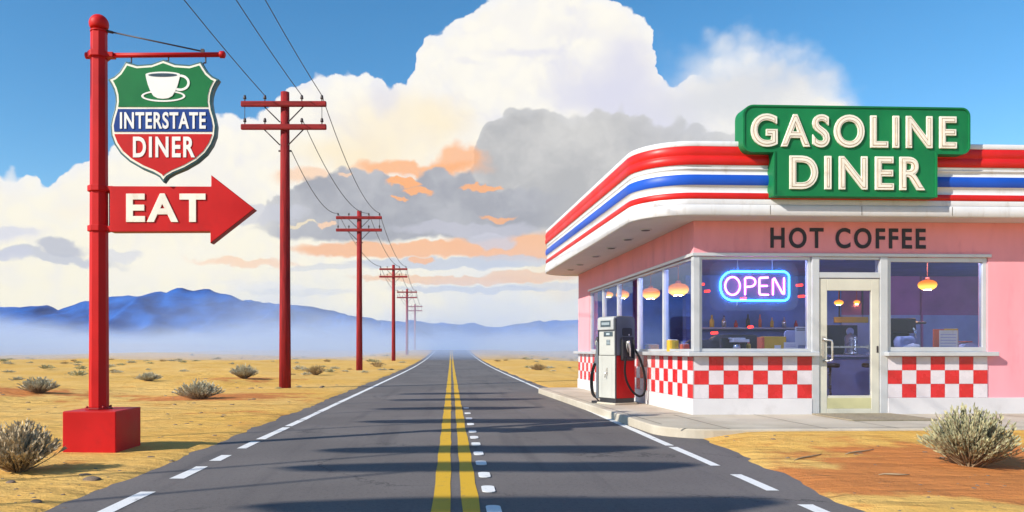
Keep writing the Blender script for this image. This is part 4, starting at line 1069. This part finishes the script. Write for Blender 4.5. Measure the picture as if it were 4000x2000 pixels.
put(make_shrub(5, 'round grey green sagebrush standing left of the signpost on the sand', 200, .50, .47, 22, .06, 'sage_grey', plume=.5), 97, 987)
put(make_shrub(6, 'low flat grey sagebrush beyond the signpost to its right', 180, .48, .30, 18, .055, 'sage_grey', plume=.6), 375, 958)
put(make_shrub(7, 'dry straw coloured bush between the first two utility poles', 160, .46, .52, 18, .06, 'sage_dry', plume=.6), 795, 944)
put(make_shrub(8, 'dry golden bush on the sand right of the road beyond the pump', 150, .5, .42, 18, .06, 'sage_dry', plume=.6), 1354, 931)
# one low detail kind for the far ones, copied
def low_shrub(seed, mat):
    tw, lf = shrub_parts(seed, 60, .5, .42, 14, .10, 66, .7); lf.f = list(lf.f)
    return lf.build('sagebrush', M[mat])
protos = [low_shrub(21, 'sage_grey'), low_shrub(22, 'sage_dry'), low_shrub(23, 'sage_grey'), low_shrub(24, 'sage')]
used = set()
def far_shrub(px, py, wpx, rnd, label, group, k=None):
    k = rnd.randrange(4) if k is None else k
    o = protos[k] if k not in used else protos[k].copy()
    if k in used: C.objects.link(o)
    used.add(k)
    y = put(o, px, py)
    s = wpx/F*y/1.0
    o.scale = (s, s, s*rnd.uniform(.55, .95)); o.rotation_euler = (0, 0, rnd.uniform(0, 6.28))
    tag(o, label, 'shrub', group)
rnd = random.Random(44)
named = [(195, 947, 52, 'low grey bush immediately left of the signpost, beyond the round one'), (45, 955, 40, 'low dark bush near the left edge beyond the round sagebrush'), (22, 943, 30, 'small grey bush at the left edge of the sand'),
         (292, 938, 34, 'grey bush just right of the signpost far across the sand'), (770, 944, 26, 'small pale bush left of the dry straw coloured bush'), (828, 938, 32, 'pale bush right of the dry straw coloured bush'),
         (868, 936, 22, 'small bush left of the second utility pole'), (735, 941, 20, 'small bush right behind the tallest pole'), (916, 938, 26, 'low bush at the foot of the second utility pole'), (1392, 934, 17, 'small grey bush right of the golden bush'),
         (1330, 926, 24, 'grey bush left of the golden bush beyond the road'), (950, 920, 40, 'low wide bush left of the third utility pole'), (1012, 913, 22, 'low bush right of the third utility pole'), (700, 978, 17, 'tiny tuft left of the tallest pole foot'), (752, 974, 18, 'tiny tuft right of the tallest pole foot')]
for px, py, wpx, lab in named: far_shrub(px, py, wpx, rnd, lab, 'bushes on the desert sand')
for i in range(64):
    px = rnd.uniform(0, 1020); py = rnd.choice((rnd.uniform(899, 912), rnd.uniform(903, 925), rnd.uniform(905, 935)))
    if px > 1128-(py-881)*2.3 or 640 < px < 740 and py > 925: continue
    far_shrub(px, py, rnd.uniform(12, 30)*(.55+(py-895)/50), rnd, 'tiny far bush scattered over the sand left of the road', 'far bushes left of the road')
for i in range(30):
    px = rnd.uniform(1240, 1452); py = rnd.choice((rnd.uniform(899, 908), rnd.uniform(902, 930)))
    if px < 1148+(py-881)*2.5: continue
    far_shrub(px, py, rnd.uniform(10, 24)*(.55+(py-895)/50), rnd, 'tiny far bush scattered over the sand right of the road', 'far bushes right of the road')

# ------------------------------------------------------------------ stones and sticks
def stone_mesh(seed, flat=.35):
    mb = MB(); ellipsoid(mb, (0, 0, 0), .5, .38, flat*.5, 12, 8)
    mb.v = [tuple(Vector(v)*(1+.45*noise.noise(Vector(v)*2.3+Vector((seed*3.1, 0, 0))))) for v in mb.v]; return mb
st = [stone_mesh(k).build('stone', M['stone']) for k in range(4)]; sused = set()
def stone(px, py, wpx, label, group='stones lying on the sand', rnd=rnd):
    k = rnd.randrange(4); o = st[k] if k not in sused else st[k].copy()
    if k in sused: C.objects.link(o)
    sused.add(k); y = put(o, px, py, .0); s = wpx/F*y; o.scale = (s, s, s*rnd.uniform(.6, 1.1)); o.rotation_euler = (rnd.uniform(-.15, .15), rnd.uniform(-.15, .15), rnd.uniform(-.6, .6))
    tag(o, label, 'stone', group)
for px, py, w_, lab in ((234, 1206, 50, 'largest flat brown stone in the sand below the red block'), (90, 1263, 30, 'flat stone near the bottom left corner'), (158, 1282, 30, 'dark stone at the bottom edge left of the road'), (215, 1194, 30, 'thin flat stone left of the largest stone'),
                        (658, 976, 14, 'brown stone left of the tallest pole foot'), (632, 977, 18, 'pale rounded stone left of the tallest pole'), (810, 973, 16, 'stone right of the tallest pole'), (848, 969, 9, 'small dark stone between pole and road'),
                        (380, 1150, 18, 'small stone right below the red block'), (430, 1160, 16, 'small dark stone on the sand before the road edge'), (770, 1065, 14, 'stone near the road edge right of the signpost'), (25, 1214, 26, 'thin dark stone below the dry sagebrush')):
    stone(px, py, w_, lab)
n_ = 0
while n_ < 70:
    px, py = rnd.uniform(0, 1000), rnd.uniform(960, 1285)
    if px > 1085-(py-881)*2.42-25 or (140 < px < 360 and py < 1160): continue
    stone(px, py, rnd.uniform(4, 13), 'small dark pebble lying on the sand left of the road', 'pebbles left of the road'); n_ += 1
n_ = 0
while n_ < 34:
    px, py = rnd.uniform(1700, 2570), rnd.uniform(1095, 1285)
    if px < 1185+(py-881)*2.6 or abs(px-2440) < 60 and py < 1180: continue
    stone(px, py, rnd.uniform(4, 13), 'small dark pebble lying on the sand in front of the diner', 'pebbles in front of the diner'); n_ += 1
def stick(px0, py0, px1, py1, label):
    a = gp(px0, py0); b = gp(px1, py1); A = Vector((a[0], a[1], gz(*a)+.006)); B = Vector((b[0], b[1], gz(*b)+.008))
    P = [A.lerp(B, t)+Vector((0, .02*math.sin(t*7), .006*math.sin(t*3.1))) for t in (0, .2, .4, .6, .8, 1)]
    mb = MB(); mb.tube(P, [.003, .008, .010, .009, .007, .003], 6); tag(mb.build('dry_stick', M['twig']), label, 'stick', 'dry sticks on the sand')
stick(1997, 1165, 2068, 1150, 'dry stick on the sand in the middle before the diner'); stick(2125, 1150, 2200, 1140, 'dry stick on the sand left of the big grey green sagebrush')
stick(2210, 1203, 2290, 1204, 'dark stick on the orange soil below the big sagebrush'); stick(1670, 1085, 1697, 1100, 'short stick on the sand beside the pavement corner')
stick(1775, 1130, 1830, 1142, 'bent twig beside the dashed white line')

# ------------------------------------------------------------------ sky and sun
def world():
    w = bpy.data.worlds.new('World'); SC.world = w; w.use_nodes = True
    nt = w.node_tree; nt.nodes.clear()
    out = N(nt, 'ShaderNodeOutputWorld')
    sky = N(nt, 'ShaderNodeTexSky', sky_type='NISHITA', sun_disc=False, sun_elevation=EL, sun_rotation=math.atan2(-math.cos(AZ), -math.sin(AZ)), altitude=200, air_density=1.0, dust_density=.3, ozone_density=3.0)
    hs = N(nt, 'ShaderNodeHueSaturation'); hs.inputs['Saturation'].default_value = 1.28; hs.inputs['Hue'].default_value = .493; hs.inputs['Value'].default_value = 1.0
    L(nt, sky.outputs[0], hs.inputs['Color'])
    tc = N(nt, 'ShaderNodeTexCoord'); sp = N(nt, 'ShaderNodeSeparateXYZ'); L(nt, tc.outputs['Generated'], sp.inputs[0])
    x, y, z = sp.outputs
    az = math_(nt, 'ARCTAN2', x, y)
    te = math_(nt, 'DIVIDE', z, math_(nt, 'SQRT', math_(nt, 'ADD', math_(nt, 'ADD', math_(nt, 'MULTIPLY', x, x), math_(nt, 'MULTIPLY', y, y)), 1e-6)))
    te = math_(nt, 'MINIMUM', te, 3.0)
    cb = N(nt, 'ShaderNodeCombineXYZ'); L(nt, az, cb.inputs[0]); L(nt, te, cb.inputs[1]); P = cb.outputs[0]
    # warped coordinates: billows of three sizes
    def warped(amps):
        acc = P
        for sc, am, det in amps:
            n = noise_(nt, P, sc, det, .55, out='Color')
            s1 = N(nt, 'ShaderNodeVectorMath', operation='SUBTRACT'); L(nt, n, s1.inputs[0]); s1.inputs[1].default_value = (.5, .5, .5)
            s2 = N(nt, 'ShaderNodeVectorMath', operation='MULTIPLY'); L(nt, s1.outputs[0], s2.inputs[0]); s2.inputs[1].default_value = (am, am, 0)
            s3 = N(nt, 'ShaderNodeVectorMath', operation='ADD'); L(nt, acc, s3.inputs[0]); L(nt, s2.outputs[0], s3.inputs[1]); acc = s3.outputs[0]
        return acc
    Wc = warped(((16, .018, 2), (50, .016, 5)))
    Ws = warped(((7, .06, 3), (30, .035, 6)))
    vo = N(nt, 'ShaderNodeTexVoronoi', feature='SMOOTH_F1'); vo.inputs['Scale'].default_value = 48; vo.inputs['Smoothness'].default_value = .35; L(nt, Wc, vo.inputs['Vector'])
    puff = math_(nt, 'MULTIPLY', math_(nt, 'SUBTRACT', .5, vo.outputs['Distance']), .020)
    def AT(px, py):
        a = math.atan((px-CX)/F); return a, (HY-py)/F*math.cos(a)
    def sepW(W):
        s = N(nt, 'ShaderNodeSeparateXYZ'); L(nt, W, s.inputs[0]); return s.outputs[0], s.outputs[1]
    A0, A1, TM = R(-60), R(60), .7
    def curve(pts, u):
        n = N(nt, 'ShaderNodeFloatCurve'); c = n.mapping.curves[0]
        q = []
        for px, py in pts:
            a, t = AT(px, py); q.append(((a-A0)/(A1-A0), max(0, min(1, t/TM))))
        q.sort()
        c.points[0].location = q[0]; c.points[1].location = q[-1]
        for p in q[1:-1]: c.points.new(*p)
        for p in c.points: p.handle_type = 'AUTO_CLAMPED'
        n.mapping.extend = 'HORIZONTAL'; n.mapping.update()
        L(nt, maprange(nt, u, A0, A1, smooth=False), n.inputs['Value'])
        return math_(nt, 'MULTIPLY', n.outputs[0], TM)
    wa, wt = sepW(Wc); sa, stt = sepW(Ws)
    top = [(-1400, 470), (-500, 400), (-200, 430), (0, 428), (60, 432), (95, 446), (122, 470), (140, 445), (170, 420), (215, 403), (262, 390), (330, 350), (400, 330), (470, 345), (540, 300), (590, 288), (640, 297), (690, 250),
           (740, 222), (800, 186), (850, 174), (920, 178), (960, 200), (985, 214), (1012, 203), (1035, 190), (1046, 140), (1060, 104), (1090, 76), (1130, 64), (1175, 36), (1215, 6), (1260, -22), (1400, -45), (1520, -12), (1580, 15),
           (1618, 50), (1640, 92), (1646, 130), (1648, 180), (1668, 208), (1690, 216), (1703, 222), (1722, 200), (1760, 178), (1800, 166), (1850, 150), (1900, 165), (1940, 185), (2000, 183), (2050, 198), (2090, 225), (2125, 265), (2180, 340), (2300, 450), (2700, 520), (3600, 430), (4400, 470)]
    d = math_(nt, 'ADD', math_(nt, 'SUBTRACT', curve(top, wa), wt), puff)
    soft = maprange(nt, az, AT(1640, 0)[0], AT(1800, 0)[0])
    crisp_m = maprange(nt, d, .0, .0045); soft_m = math_(nt, 'MULTIPLY', maprange(nt, math_(nt, 'ADD', d, math_(nt, 'MULTIPLY', math_(nt, 'SUBTRACT', noise_(nt, P, 14, 7, .6), .5), .06)), -.050, .020), .97)
    mixf = N(nt, 'ShaderNodeMix'); mixf.data_type = 'FLOAT'; L(nt, soft, mixf.inputs[0]); L(nt, crisp_m, mixf.inputs[2]); L(nt, soft_m, mixf.inputs[3])
    cloud = mixf.outputs[0]
    # inner colours (linear light of the sunlit cloud)
    CR, WH, LAV, GR, DG = (.99, .93, .74), (1.0, .965, .875), (.72, .72, .85), (.56, .57, .60), (.39, .40, .445)
    ORr, PE, YE = (1.0, .47, .21), (.98, .66, .45), (.99, .83, .55)
    up = maprange(nt, te, .02, .36)
    col = mixc(nt, up, CR, WH)
    shade = maprange(nt, noise_(nt, Wc, 9, 6, .6, .5), .50, .70, 0, .65)
    col = mixc(nt, math_(nt, 'MULTIPLY', shade, maprange(nt, te, .14, .30)), col, LAV)
    col = mixc(nt, maprange(nt, noise_(nt, Wc, 26, 5, .6, .3), .46, .70, 0, .28), col, (.86, .83, .80))
    col = mixc(nt, maprange(nt, vo.outputs['Distance'], .35, .8, 0, .22), col, (.80, .80, .88))
    col = mixc(nt, maprange(nt, d, .0, .025, .45, 0), col, (.88, .90, .97))
    def blob(px, py, rx, ry, W=None, i0=.65, i1=1.1, amt=1.0):
        a, t = AT(px, py); kx = rx/F*math.cos(a)**2; ky = ry/F*math.cos(a)
        s = N(nt, 'ShaderNodeVectorMath', operation='SUBTRACT'); L(nt, W or Ws, s.inputs[0]); s.inputs[1].default_value = (a, t, 0)
        m = N(nt, 'ShaderNodeVectorMath', operation='MULTIPLY'); L(nt, s.outputs[0], m.inputs[0]); m.inputs[1].default_value = (1/kx, 1/ky, 0)
        l = N(nt, 'ShaderNodeVectorMath', operation='LENGTH'); L(nt, m.outputs[0], l.inputs[0])
        return maprange(nt, l.outputs['Value'], i0, i1, amt, 0)
    # warm and cool washes
    for px, py, rx, ry, c, amt in ((1000, 330, 230, 110, YE, .50), (860, 390, 170, 60, YE, .6), (1110, 300, 90, 60, YE, .35), (1620, 300, 200, 140, LAV, .9), (1570, 170, 95, 130, LAV, .85), (1500, 230, 150, 60, LAV, .7), (955, 255, 45, 60, LAV, .45), (1180, 150, 60, 14, LAV, .35), (1440, 60, 120, 30, LAV, .25), (1330, 130, 100, 20, LAV, .5), (1880, 235, 300, 85, (.72, .73, .765), .85), (30, 580, 110, 30, LAV, .6),
                                   (230, 520, 120, 40, (1, .9, .72), .4), (420, 650, 230, 50, (1, .95, .82), .5), (1450, 640, 160, 110, YE, .4)):
        col = mixc(nt, blob(px, py, rx, ry, i0=.2, i1=1.15, amt=amt), col, c)
    # grey cumulus on the right
    gt = [(1100, 600), (1170, 470), (1185, 420), (1192, 380), (1198, 350), (1215, 312), (1245, 290), (1275, 273), (1330, 265), (1385, 268), (1420, 276), (1452, 293), (1480, 284), (1520, 271), (1580, 275), (1640, 300), (1720, 310), (1850, 320), (2100, 340), (2700, 420)]
    dg = math_(nt, 'ADD', math_(nt, 'SUBTRACT', curve(gt, wa), wt), puff)
    gm = math_(nt, 'MULTIPLY', maprange(nt, dg, -.001, .005), maprange(nt, az, AT(1130, 0)[0], AT(1180, 0)[0]))
    gm = math_(nt, 'MULTIPLY', gm, maprange(nt, az, AT(1450, 0)[0], AT(2000, 0)[0], 1.0, .65))
    gm = math_(nt, 'MULTIPLY', gm, maprange(nt, te, AT(1300, 625)[1], AT(1300, 560)[1]))
    gcol = mixc(nt, maprange(nt, noise_(nt, Ws, 8, 6, .6), .36, .66), (.49, .49, .50), (.69, .68, .665))
    gcol = mixc(nt, maprange(nt, dg, 0, .02, .35, 0), gcol, (.74, .74, .75))
    col = mixc(nt, gm, col, gcol)
    # dark band of grey cloud in the middle
    mt = [(560, 620), (640, 560), (680, 490), (730, 470), (790, 446), (850, 430), (930, 423), (985, 436), (1010, 452), (1060, 430), (1110, 422), (1165, 440), (1230, 465), (1300, 470), (1400, 480), (1600, 520)]
    mbm = [(560, 590), (640, 575), (700, 596), (800, 600), (900, 608), (1000, 604), (1100, 600), (1200, 606), (1300, 590), (1400, 570), (1600, 560)]
    dm = math_(nt, 'MINIMUM', math_(nt, 'ADD', math_(nt, 'SUBTRACT', curve(mt, wa), wt), puff), math_(nt, 'ADD', math_(nt, 'SUBTRACT', wt, curve(mbm, sa)), .002))
    mm = math_(nt, 'MULTIPLY', maprange(nt, dm, -.001, .006), math_(nt, 'MULTIPLY', maprange(nt, sa, AT(590, 0)[0], AT(720, 0)[0]), maprange(nt, sa, AT(1480, 0)[0], AT(1300, 0)[0])))
    # orange rim light above and below that band
    BA, BB, BG = (.96, .53, .30), (.96, .62, .37), (.60, .64, .72)
    for px, py, rx, ry, c, amt in ((1040, 425, 190, 28, ORr, .85), (1160, 400, 60, 40, ORr, .8), (770, 455, 90, 28, PE, .8), (620, 655, 150, 13, PE, .75), (700, 720, 200, 14, (.86, .85, .84), .5), (1420, 690, 130, 60, YE, .5)):
        col = mixc(nt, blob(px, py, rx, ry, i0=.55, i1=1.15, amt=amt), col, c)
    for px, py, rx, ry, c, amt in ((1010, 628, 300, 22, BA, .95), (1290, 618, 190, 40, BA, .95), (1100, 663, 240, 15, BG, .9), (1270, 655, 130, 16, BG, .8), (830, 672, 120, 9, BG, .5), (1140, 704, 260, 12, BB, .9), (1330, 694, 130, 18, BB, .9), (1060, 656, 36, 8, BA, .95),
                                   (1180, 728, 220, 10, BG, .75), (1380, 722, 120, 12, BG, .5), (760, 735, 150, 9, BG, .35)):
        col = mixc(nt, blob(px, py, rx, ry, W=Wc, i0=.75, i1=1.08, amt=amt), col, c)
    mcol = mixc(nt, maprange(nt, noise_(nt, Ws, 10, 6, .6), .36, .66), DG, (.53, .535, .57))
    col = mixc(nt, mm, col, mcol)
    for px, py, rx, ry, c, amt in ((1010, 462, 48, 11, ORr, 1.0), (1050, 480, 45, 12, ORr, .95), (1215, 470, 50, 8, ORr, .9), (1000, 500, 24, 5, ORr, .9), (1260, 551, 50, 8, ORr, .8), (815, 576, 30, 9, PE, .9), (745, 572, 45, 6, YE, .7), (860, 436, 24, 6, PE, .8),
                                   (1180, 585, 210, 22, (.58, .58, .66), .7), (1240, 610, 70, 20, (.62, .62, .70), .8)):
        col = mixc(nt, blob(px, py, rx, ry, i0=.7, i1=1.05, amt=amt), col, c)
    # grey scraps on the left
    for px, py, rx, ry, c, amt in ((130, 640, 190, 18, (.58, .60, .67), .9), (165, 615, 65, 22, (.52, .54, .62), .9), (20, 640, 90, 24, (.62, .64, .74), .85), (30, 575, 90, 18, (.72, .73, .80), .7), (660, 545, 110, 22, (.62, .63, .70), .7), (560, 520, 60, 16, (.80, .80, .83), .5), (290, 630, 60, 14, (.70, .71, .77), .7)):
        col = mixc(nt, blob(px, py, rx, ry, i0=.6, i1=1.1, amt=amt), col, c)
    bgs = N(nt, 'ShaderNodeBackground'); L(nt, hs.outputs[0], bgs.inputs[0]); bgs.inputs[1].default_value = SKY
    bgc = N(nt, 'ShaderNodeBackground'); L(nt, col, bgc.inputs[0]); bgc.inputs[1].default_value = CLOUD
    mx = N(nt, 'ShaderNodeMixShader'); L(nt, cloud, mx.inputs[0]); L(nt, bgs.outputs[0], mx.inputs[1]); L(nt, bgc.outputs[0], mx.inputs[2]); L(nt, mx.outputs[0], out.inputs[0])
    w.cycles.sampling_method = 'MANUAL'; w.cycles.sample_map_resolution = 1024
SKY, CLOUD = .132, .76
world()
sl = bpy.data.lights.new('sun', 'SUN'); sl.energy = 4.8; sl.angle = R(.5); sl.color = (1.0, .94, .84)
so = bpy.data.objects.new('sun', sl); C.objects.link(so)
dirv = Vector((math.cos(EL)*math.cos(AZ), math.cos(EL)*math.sin(AZ), -math.sin(EL)))
so.rotation_euler = dirv.to_track_quat('-Z', 'Y').to_euler(); so.location = (-30, -12, 25)

cam = bpy.data.cameras.new('camera'); co = bpy.data.objects.new('camera', cam); C.objects.link(co)
co.location = (0, 0, EYE); co.rotation_euler = (R(90), 0, 0)
cam.sensor_width = 36; cam.lens = 36*F/2576; cam.shift_x = (1288-CX)/2576; cam.shift_y = (HY-644)/2576
cam.clip_start = .1; cam.clip_end = 6000
SC.camera = co
SC.view_settings.view_transform = 'Standard'; SC.view_settings.look = 'None'; SC.view_settings.exposure = .42; SC.view_settings.gamma = 1
SC.render.engine = 'CYCLES'
cy = SC.cycles; cy.use_denoising = True; cy.max_bounces = 8; cy.transparent_max_bounces = 24; cy.volume_bounces = 1; cy.diffuse_bounces = 3; cy.glossy_bounces = 4
cy.sample_clamp_indirect = 6; cy.caustics_reflective = False; cy.caustics_refractive = False
